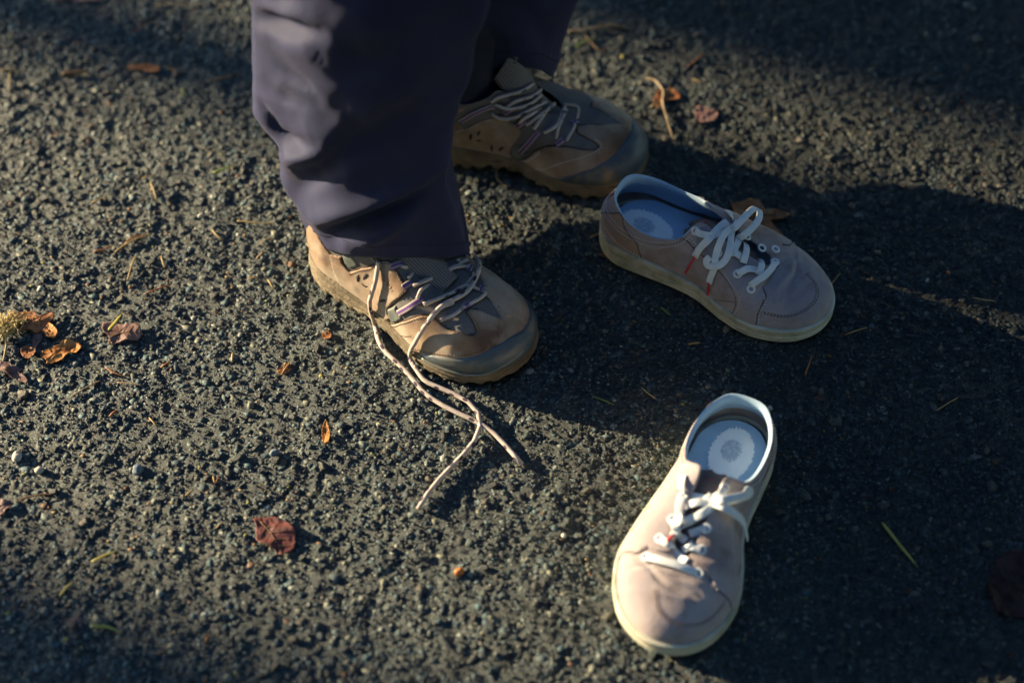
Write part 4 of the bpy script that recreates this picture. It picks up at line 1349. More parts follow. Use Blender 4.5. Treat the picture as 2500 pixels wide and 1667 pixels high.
nearV = leg([
    (0.030, [(0, 612), (60, 616), (265, 615), (300, 645), (332, 680), (421, 686), (484, 716), (564, 752), (606, 774)], 560),
    (-0.030, [(0, 690), (140, 700), (265, 690), (332, 715), (421, 735), (484, 750), (606, 782)], 607),
    (-0.066, [(0, 800), (265, 800), (370, 800), (484, 830), (606, 870)], 626),
    (-0.072, [(0, 960), (400, 960), (640, 990)], 634),
    (-0.055, [(0, 1110), (300, 1070), (450, 1085), (627, 1120)], 630),
    (-0.015, [(0, 1195), (168, 1152), (236, 1128), (328, 1104), (391, 1080), (446, 1096), (589, 1150)], 600)],
    1.19, 0.05, 0.80, 200, [(0.062, 0.095, 0.0), (0.015, 0.155, -0.02), (-0.052, 0.122, -0.03)], None, 1)
nearV = sculpt(nearV, [
    ([(150, 110), (260, 132), (400, 168), (520, 190)], -0.0130, 0.0080),
    ([(200, 40), (330, 90), (480, 110)], 0.0087, 0.0128),
    ([(240, 250), (420, 290), (540, 330)], 0.0072, 0.0176),
    ([(300, 420), (420, 500), (480, 560)], -0.0058, 0.0096),
    ([(180, 500), (300, 580), (480, 640)], -0.0043, 0.0112),
    ([(200, 650), (300, 780), (390, 832), (500, 850)], -0.0130, 0.0088),
    ([(320, 950), (430, 890), (540, 850)], 0.0145, 0.0176),
    ([(360, 1120), (480, 1020), (620, 920), (760, 840)], -0.0101, 0.0128),
    ([(460, 1290), (650, 1232), (900, 1150), (1100, 1060), (1240, 940)], 0.0116, 0.0128),
    ([(580, 1390), (660, 1330), (850, 1270), (1050, 1180), (1200, 1060)], -0.0159, 0.0112),
    ([(700, 1420), (950, 1300), (1100, 1200)], 0.0087, 0.0112),
    ([(700, 700), (900, 600), (1100, 420)], 0.0087, 0.0240),
    ([(720, 860), (950, 720), (1150, 560)], -0.0087, 0.0200),
    ([(650, 250), (800, 180), (1000, 90)], 0.0072, 0.0240)], (560, 0), 2.376)
farV = leg([
    (0.010, [(0, 1020), (190, 1060)], 176),
    (-0.020, [(0, 1060), (190, 1090)], 176),
    (-0.030, [(0, 1180), (190, 1190)], 172),
    (-0.025, [(0, 1310), (190, 1300)], 166),
    (0.020, [(-400, 1460), (0, 1412), (100, 1380), (181, 1354)], 182)],
    1.395, 0.06, 0.80, 150, [(0.06, 0.085, 0.0), (-0.04, 0.10, 0.0)], None, 2)
farV = sculpt(farV, [
    ([(1560, 60), (1700, 220), (1850, 380)], 0.005, 0.02),
    ([(1640, 40), (1780, 200), (1880, 330)], -0.005, 0.02)], (560, 0), 2.376)

tb = MB()
FINAL = []
for Vg in (nearV, farV):
    nz, nth, _ = Vg.shape
    z = Vg[..., 2]
    nn = trouser_normals(Vg)
    ii, jj = np.meshgrid(np.arange(nth), np.arange(nz))
    wob = vnoise(Vg[..., 0] * 30 + 7, z * 26, 61) * 0.004 + vnoise(Vg[..., 0] * 70, z * 55 + Vg[..., 1] * 40, 62) * 0.0018
    wob = wob - np.abs(vnoise(Vg[..., 0] * 16 + z * 9, z * 11 - Vg[..., 0] * 5, 63)) * 0.006 - np.abs(vnoise(Vg[..., 0] * 34 - z * 14, z * 20 + Vg[..., 0] * 9, 64)) * 0.003
    Vg = Vg + nn * wob[..., None]
    rowz = Vg[:, :, 2].mean(1) - Vg[0, :, 2].mean()
    Vg = Vg + nn * (0.0007 * sstep(0.0262, 0.0245, rowz))[:, None, None]
    FINAL.append(Vg)
    inner = Vg[:40][::-1] - nn[:40][::-1] * 0.0022
    allr = np.concatenate([inner, Vg], 0)
    tb.add(allr.reshape(-1, 3), grid_faces(len(allr), nth, True))
# seat of the trousers above the picture
zz = np.linspace(0.76, 1.02, 14)
cA, cB = nearV[-1].mean(0), farV[-1].mean(0)
mid = (cA + cB) / 2
a = np.arange(60) * 2 * np.pi / 60
dirv = (cB - cA)[:2]; ln = np.linalg.norm(dirv); dirv /= ln
rows = []
for i, q in enumerate(zz):
    f = i / 13
    r1, r2 = ln / 2 + 0.085 - 0.03 * f, 0.10 + 0.015 * math.sin(f * 3)
    e1, e2 = np.cos(a) * r1, np.sin(a) * r2
    rows.append(np.stack([mid[0] + dirv[0] * e1 - dirv[1] * e2, mid[1] + dirv[1] * e1 + dirv[0] * e2, np.full(60, q)], 1))
Vp = np.vstack(rows)
Fp = grid_faces(14, 60, True).tolist() + [list(range(60))[::-1], list(range(13 * 60, 14 * 60))]
tb.add(Vp, Fp)
P0 = np.array(person.location)
tb.V = [v - P0 for v in tb.V]
trousers = tb.build('trousers', M['cloth'], person)

def cloth_line(Vg, pts, off, w, name, mat, dash=False):
    P = np.array(pts)
    c = Vg.mean(1)
    if dash:
        b_ = MB()
        for i in range(0, len(P) - 3, 4):
            V, F, U = sweep(P[i:i + 3] - P0, w, w, None, 4)
            b_.add(V, F, U)
        o_ = b_.build(name, mat, trousers)
        o_['kind'] = 'stuff'
    else:
        V, F, U = sweep(P - P0, w, w, None, 6)
        link(name, to_mesh(name, V, F, uv=U), mat, trousers)


for Vg in FINAL:
    nn = trouser_normals(Vg)
    row = np.argmin(np.abs(Vg[:, :, 2].mean(1) - Vg[0, :, 2].mean() - 0.024))
    R, _ = smooth_path((Vg[row] + nn[row] * 0.0004)[::3], step=0.0009)
    cloth_line(Vg, R, 0, 0.00042, 'hem_stitching', M['thread_navy'], True)

# legs inside the trousers: one continuous skinned body, socks over the ankles
def wpt(M4, L, x, z):
    return M4 @ Vector((x * L, 0, z * L))


aN, aF = wpt(MN, 0.264, 0.2, 0.3), wpt(MF, 0.264, 0.2, 0.3)
cN, cF = Vector(nearV[-20].mean(0)), Vector(farV[-20].mean(0))
pel = Vector((mid[0], mid[1], 0.9))
inN = [Vector(nearV[i].mean(0)) for i in (45, 110)]
inF = [Vector(farV[i].mean(0)) for i in (35, 85)]
bv = [pel, cN, inN[1], inN[0], aN, wpt(MN, 0.264, 0.6, 0.2), cF, inF[1], inF[0], aF, wpt(MF, 0.264, 0.6, 0.2)]
me = bpy.data.meshes.new('body')
me.from_pydata([v - person.location for v in bv], [(0, 1), (1, 2), (2, 3), (3, 4), (4, 5), (0, 6), (6, 7), (7, 8), (8, 9), (9, 10)], [])
body = link('body', me, M['skin'], person)
sk = body.modifiers.new('skin', 'SKIN')
for v, r in zip(me.skin_vertices[0].data, (0.09, 0.058, 0.046, 0.036, 0.026, 0.02, 0.058, 0.046, 0.036, 0.026, 0.02)):
    v.radius = (r, r)
me.skin_vertices[0].data[0].use_root = True
body.modifiers.new('sub', 'SUBSURF').levels = 1
for M4, c in ((MN, inN[0]), (MF, inF[0])):
    a_ = wpt(M4, 0.264, 0.2, 0.25); b_ = a_.lerp(c, 0.9)
    P, _ = smooth_path([wpt(M4, 0.264, 0.4, 0.22) - person.location, a_ - person.location + Vector((0.01, 0, 0.03)), b_ - person.location], n=14)
    V, F, U = sweep(P, 0.034, 0.034, np.tile([1.0, 0, 0.2], (14, 1)), 16)
    link('sock', to_mesh('sock', V, F), M['sock'], person)

# ------------------------------------------------------------------ things lying on the asphalt
def surf(px, py, org, k, up=0.0):
    p = at(org[0] + px / k, org[1] + py / k, 0.002)
    p.z = gz(p.x, p.y) + up
    return p


def leaf(name, label, pts, org, k, mat, lift=0.004, curl=0.006, seed=1, cat='leaf', group='fallen leaves on the asphalt', vein=None):
    """a leaf of the traced outline, thin, buckled, with raised ribs"""
    O = np.array([surf(x, y, org, k) for x, y in pts])[:, :2]
    c = O.mean(0)
    loop, _ = smooth_path(np.vstack([O, O[:1]]), n=91)
    loop = loop[:-1]
    r = np.random.default_rng(seed)
    loop += (loop - c) * (r.normal(0, 0.022, (90, 1)) + 0.09 * vnoise(np.arange(90) * 0.9, np.zeros(90), seed)[:, None])
    n = 14
    V = []
    rad = np.linalg.norm(loop - c, axis=1).max()
    for i in range(n):
        f = i / (n - 1)
        q = c + (loop - c) * max(f, 0.004)
        z = lift * 0.7 + curl * 0.6 * sstep(-0.1, 0.3, f) * (vnoise(q[:, 0] * 38, q[:, 1] * 38, seed) + 0.9 * vnoise(q[:, 0] * 110, q[:, 1] * 110, seed + 1)) + curl * 0.12 * f ** 3
        a = np.arctan2(q[:, 1] - c[1], q[:, 0] - c[0])
        z = z - 0.0008 * np.exp(-(np.abs(np.sin(a * 2.5 + seed)) / 0.12) ** 2) * sstep(0, 0.3, f)
        z = np.maximum(z, ground_h(q[:, 0], q[:, 1]) * 0.6 + 0.0022)
        V.append(np.stack([q[:, 0] - c[0], q[:, 1] - c[1], z], 1))
    o = link(name, to_mesh(name, np.vstack(V), grid_faces(n, 90, True)), mat)
    o.location = (c[0], c[1], 0)
    o.modifiers.new('solid', 'SOLIDIFY').thickness = 0.0005
    tag(o, label, cat, group)
    if vein:
        P, _ = smooth_path([surf(x, y, org, k) for x, y in vein], n=16)
        P[:, :2] -= c
        tree_ = BVHTree.FromPolygons(np.vstack(V).tolist(), grid_faces(n, 90, True).tolist())
        for p in P:
            h = tree_.ray_cast(Vector((p[0], p[1], 0.1)), Vector((0, 0, -1)))
            p[2] = (h[0].z if h[0] else 0.004) + 0.0004
        Vv, F, U = sweep(P, 0.0008, 0.0006, None, 6, np.linspace(1, 0.4, 16))
        link('midrib', to_mesh('midrib', Vv, F), M['bark_twig'], o)
        d_ = P[-1, :2] - P[0, :2]
        nrm_ = np.array([-d_[1], d_[0]])
        for q in range(3, 14, 3):
            for sg in (1, -1):
                e_ = P[q, :2] + d_ * 0.16 + nrm_ * sg * 0.26
                pts_ = []
                for t_ in np.linspace(0, 1, 7):
                    xy = P[q, :2] * (1 - t_) + e_ * t_
                    h = tree_.ray_cast(Vector((xy[0], xy[1], 0.1)), Vector((0, 0, -1)))
                    if h[0] is None:
                        break
                    pts_.append((xy[0], xy[1], h[0].z + 0.0003))
                if len(pts_) > 2:
                    Vv, F, U = sweep(np.array(pts_), 0.0005, 0.0004, None, 5, np.linspace(1, 0.4, len(pts_)))
                    link('side_vein', to_mesh('side_vein', Vv, F), M['bark_twig'], o)
    return o


def strand(name, label, pts, org, k, mat, w=0.0006, t=None, up=0.0018, cat='needle', group='pine needles and straws on the asphalt', blade=False):
    P, _ = smooth_path([surf(x, y, org, k) for x, y in pts], step=0.003)
    c = P[0].copy()
    c[2] = 0
    n = len(P)
    f = np.linspace(0, 1, n)
    P[:, 2] = P[:, 2].max() * 0.5 + P[:, 2] * 0.5 + up + 0.001 * np.sin(f * 3.1)
    tp = np.interp(f, [0, 0.1, 0.7, 1], [0.5, 1, 0.9, 0.15]) if blade else np.interp(f, [0, 0.06, 0.9, 1], [0.6, 1, 0.8, 0.35])
    V, F, U = sweep(P - c, w, t or (w * 0.3 if blade else w * 0.85), None, 8, tp)
    o = link(name, to_mesh(name, V, F, uv=U), mat)
    o.location = c
    return tag(o, label, cat, group)


def pebble(label, x, y, org, k, r, mat, seed, name='pebble', cat='stone', flat=0.7, group='loose pebbles on the asphalt'):
    rr = np.random.default_rng(seed)
    a, b = np.meshgrid(np.linspace(0, 2 * np.pi, 24, endpoint=False), np.linspace(0.02, np.pi - 0.02, 14))
    D = np.stack([np.sin(b) * np.cos(a), np.sin(b) * np.sin(a), np.cos(b)], -1).reshape(-1, 3)
    D *= (1 + 0.35 * vnoise(D[:, 0] * 1.6 + seed, D[:, 1] * 1.6 + D[:, 2] * 1.3, seed) + 0.12 * vnoise(D[:, 0] * 5, D[:, 1] * 5 + D[:, 2] * 4, seed))[:, None]
    D *= [r * rr.uniform(1, 1.2), r * rr.uniform(0.8, 1), r * flat]
    o = link(name, to_mesh(name, D, grid_faces(14, 24, True)), mat)
    p = surf(x, y, org, k)
    o.location = (p.x, p.y, p.z + r * flat * 0.45)
    o.rotation_euler = (0, 0, rr.uniform(0, 6))
    return tag(o, label, cat, group)


Z0, K0 = (0, 740), 6.533
leaf('fallen_leaf', 'brown maple leaf beside the lace bow of the upper lavender sneaker', [(1190, 400), (1260, 385), (1345, 366), (1410, 400), (1460, 452), (1530, 465), (1645, 505), (1600, 528), (1500, 545), (1540, 600), (1600, 680), (1672, 760), (1500, 740), (1300, 640), (1220, 540)], (1420, 380), 3.266, M['leaf_brown'], 0.012, 0.010, 3, vein=[(1250, 520), (1400, 500), (1600, 510)])
leaf('fallen_leaf', 'dark brown leaf under the dry moss at the left edge', [(90, 250), (200, 160), (330, 180), (540, 150), (575, 205), (640, 225), (760, 200), (860, 190), (885, 250), (800, 330), (720, 430), (600, 485), (480, 470), (380, 460), (250, 520), (150, 420)], Z0, K0, M['leaf_brown'], 0.005, 0.008, 5, vein=[(300, 360), (520, 340), (700, 315)])
leaf('fallen_leaf', 'small bright orange curled leaf touching the dark brown leaf', [(690, 480), (760, 400), (800, 355), (900, 450), (935, 525), (880, 585), (800, 585), (740, 545)], Z0, K0, M['leaf_orange'], 0.006, 0.009, 7)
leaf('fallen_leaf', 'ragged orange brown leaf right of the leaf pile', [(960, 690), (1015, 615), (1080, 590), (1160, 605), (1305, 690), (1230, 795), (1130, 785), (1040, 860), (990, 910), (880, 945), (760, 965), (730, 900), (645, 850), (700, 760), (850, 720)], Z0, K0, M['leaf_orange'], 0.004, 0.008, 9)
leaf('fallen_leaf', 'small reddish leaf scrap below the dark brown leaf', [(340, 765), (430, 700), (520, 725), (590, 790), (500, 890), (420, 905), (350, 830)], Z0, K0, M['leaf_brown'], 0.004, 0.006, 11)
leaf('fallen_leaf', 'pale papery leaf scrap below the dark brown leaf', [(560, 470), (640, 500), (680, 560), (610, 650), (560, 745), (530, 640)], Z0, K0, M['leaf_mauve'], 0.006, 0.008, 13)
leaf('fallen_leaf', 'folded brown leaf below the moss twig at the left edge', [(30, 960), (150, 975), (210, 1020), (355, 1050), (300, 1110), (440, 1210), (425, 1285), (330, 1250), (200, 1205), (60, 1110), (-60, 1090)], Z0, K0, M['leaf_mauve'], 0.004, 0.008, 15, vein=[(40, 1060), (120, 1130), (210, 1210)])
leaf('fallen_leaf', 'blistered mauve leaf with a yellow blade lying across it', [(1650, 330), (1760, 295), (1850, 330), (2000, 350), (2200, 360), (2265, 500), (2200, 590), (1960, 620), (1780, 665), (1750, 560), (1650, 460)], Z0, K0, M['leaf_mauve'], 0.004, 0.008, 17, vein=[(1780, 560), (1950, 500), (2250, 500)])
leaf('fallen_leaf', 'wine red glossy leaf alone below the loose laces', [(1715, 455), (1800, 450), (1880, 458), (1965, 500), (1995, 560), (1980, 660), (1890, 700), (1830, 650), (1740, 605), (1728, 520)], (0, 1100), 2.765, M['leaf_red'], 0.004, 0.008, 19, vein=[(1760, 480), (1830, 560), (1900, 690)])
leaf('fallen_leaf', 'pale brown leaf cut by the left edge below the white pebble', [(-60, 350), (20, 345), (97, 365), (50, 405), (-10, 450), (-70, 430)], (0, 1100), 2.765, M['leaf_mauve'], 0.005, 0.008, 21)
leaf('fallen_leaf', 'narrow curled tan leaf left of the loose laces', [(500, 995), (480, 1050), (488, 1110), (515, 1108), (522, 1060), (508, 1015)], (560, 560), 2.119, M['leaf_orange'], 0.006, 0.006, 23)
leaf('fallen_leaf', 'dry leaf edge at the top left of the picture', [(370, 25), (365, -25), (520, -60), (700, -30), (700, 8), (520, 22), (440, 8), (420, 25)], (0, 0), 2.8, M['leaf_mauve'], 0.005, 0.008, 25)
leaf('fallen_leaf', 'small oval brown leaf in the shade left of the trousers', [(870, 455), (940, 442), (1000, 438), (1095, 462), (1080, 492), (1040, 498), (960, 482), (900, 480)], (0, 0), 2.8, M['leaf_brown'], 0.004, 0.005, 27)
leaf('fallen_leaf', 'crumpled rust leaf on a stalk above the far shoe toe', [(915, 960), (925, 890), (990, 820), (1050, 815), (1100, 815), (1165, 890), (1100, 915), (1000, 935), (950, 990)], (1350, 0), 3.733, M['leaf_brown'], 0.004, 0.007, 29)
leaf('fallen_leaf', 'decayed pale brown leaf beyond the far shoe toe', [(1290, 1000), (1340, 960), (1420, 985), (1500, 1020), (1490, 1080), (1430, 1110), (1350, 1120), (1300, 1060)], (1350, 0), 3.733, M['leaf_mauve'], 0.002, 0.004, 31)
leaf('fallen_leaf', 'dim red brown leaf at the lower right edge', [(660, 1190), (720, 1175), (790, 1200), (800, 1330), (720, 1370), (650, 1340), (635, 1260)], (1900, 400), 1.238, M['leaf_dark'], 0.004, 0.010, 33)
leaf('fallen_leaf', 'brown leaf sliver sticking out under the upper sneaker heel', [(140, 790), (200, 780), (330, 790), (430, 830), (330, 836), (200, 815)], (1420, 380), 3.266, M['leaf_brown'], 0.003, 0.004, 35)
leaf('fallen_leaf', 'grey brown leaf scrap beside the lowest green blade', [(465, 1165), (500, 1130), (545, 1135), (550, 1180), (500, 1195)], (0, 1100), 2.765, M['leaf_mauve'], 0.003, 0.004, 37)
leaf('fallen_leaf', 'tiny brown leaf scrap left of the near shoe', [(478, 540), (500, 525), (528, 540), (520, 562), (490, 565)], (560, 560), 2.119, M['leaf_brown'], 0.003, 0.004, 39)
leaf('fallen_leaf', 'tiny rust leaf scrap left of the loose laces', [(245, 735), (280, 700), (310, 690), (312, 730), (270, 752)], (560, 560), 2.119, M['leaf_brown'], 0.003, 0.004, 41)

# clump of dry moss
r_ = np.random.default_rng(51)
b = MB()
mc = surf(150, 430, Z0, K0)
for i in range(150):
    u0 = r_.uniform(-1, 1)
    p = np.array(surf(140 + 210 * u0 + r_.normal(0, 25), 450 - 110 * u0 * (u0 > 0) + r_.normal(0, 55), Z0, K0)) + [0, 0, 0.006 + abs(r_.normal(0, 0.004))]
    a = r_.uniform(0, 6.28)
    P = [p]
    for j in range(6):
        a += r_.normal(0, 0.8)
        p = p + np.array([math.cos(a), math.sin(a), r_.normal(0, 0.5)]) * 0.0027
        p[2] = max(p[2], 0.003)
        P.append(p)
    V, F, U = sweep(np.array(P) - np.array([mc.x, mc.y, 0]), 0.00045, 0.0004, None, 4)
    b.add(V, F, U)
o = b.build('moss_clump', M['moss'])
o.location = (mc.x, mc.y, 0)
tag(o, 'tangled clump of dry yellow moss on the dark brown leaf', 'moss')

pebble('largest white pebble near the left edge', 112, 40, (0, 1100), 2.765, 0.0062, M['pebble_white'], 3)
pebble('smaller white pebble right of the largest white one', 266, 132, (0, 1100), 2.765, 0.0042, M['pebble_white'], 5)
pebble('blue grey pebble among the lit chips, below left of the near shoe', 930, 125, (0, 1100), 2.765, 0.0055, M['pebble_blue'], 7)
pebble('pale blue pebble between the wine red leaf and the near shoe', 1852, 18, (0, 1100), 2.765, 0.0046, M['pebble_blue'], 9)
pebble('orange berry on the asphalt left of the lower sneaker', 570, 865, (900, 1060), 2.583, 0.0044, M['berry'], 11, 'berry', 'berry', 0.9, None)
pebble('tiny white pebble left of the lower sneaker, above the berry', 1230, 632, (900, 1060), 2.583, 0.0024, M['pebble_white'], 13)
pebble('tiny white pebble right of the lower sneaker collar', 1080, 168, (1400, 920), 2.24, 0.0026, M['pebble_white'], 15)
pebble('tan pebble left of the trouser hem', 1375, 1478, (0, 0), 2.8, 0.0034, M['pebble_white'], 17)
pebble('small yellow seed above the far shoe', 635, 510, (1350, 0), 3.733, 0.0026, M['yellow'], 19, 'seed', 'seed', 0.8, None)
pebble('small yellow seed left of the loose laces', 475, 755, (560, 560), 2.119, 0.0022, M['yellow'], 21, 'seed', 'seed', 0.8, None)
pebble('tiny brown berry in the shade at the right', 515, 325, (1900, 400), 1.238, 0.0022, M['berry'], 23, 'berry', 'berry', 0.9, None)
pebble('glinting white chip in the shade right of the upper sneaker', 452, 346, (1900, 400), 1.238, 0.0026, M['pebble_white'], 25, 'pebble', 'stone', 0.4)

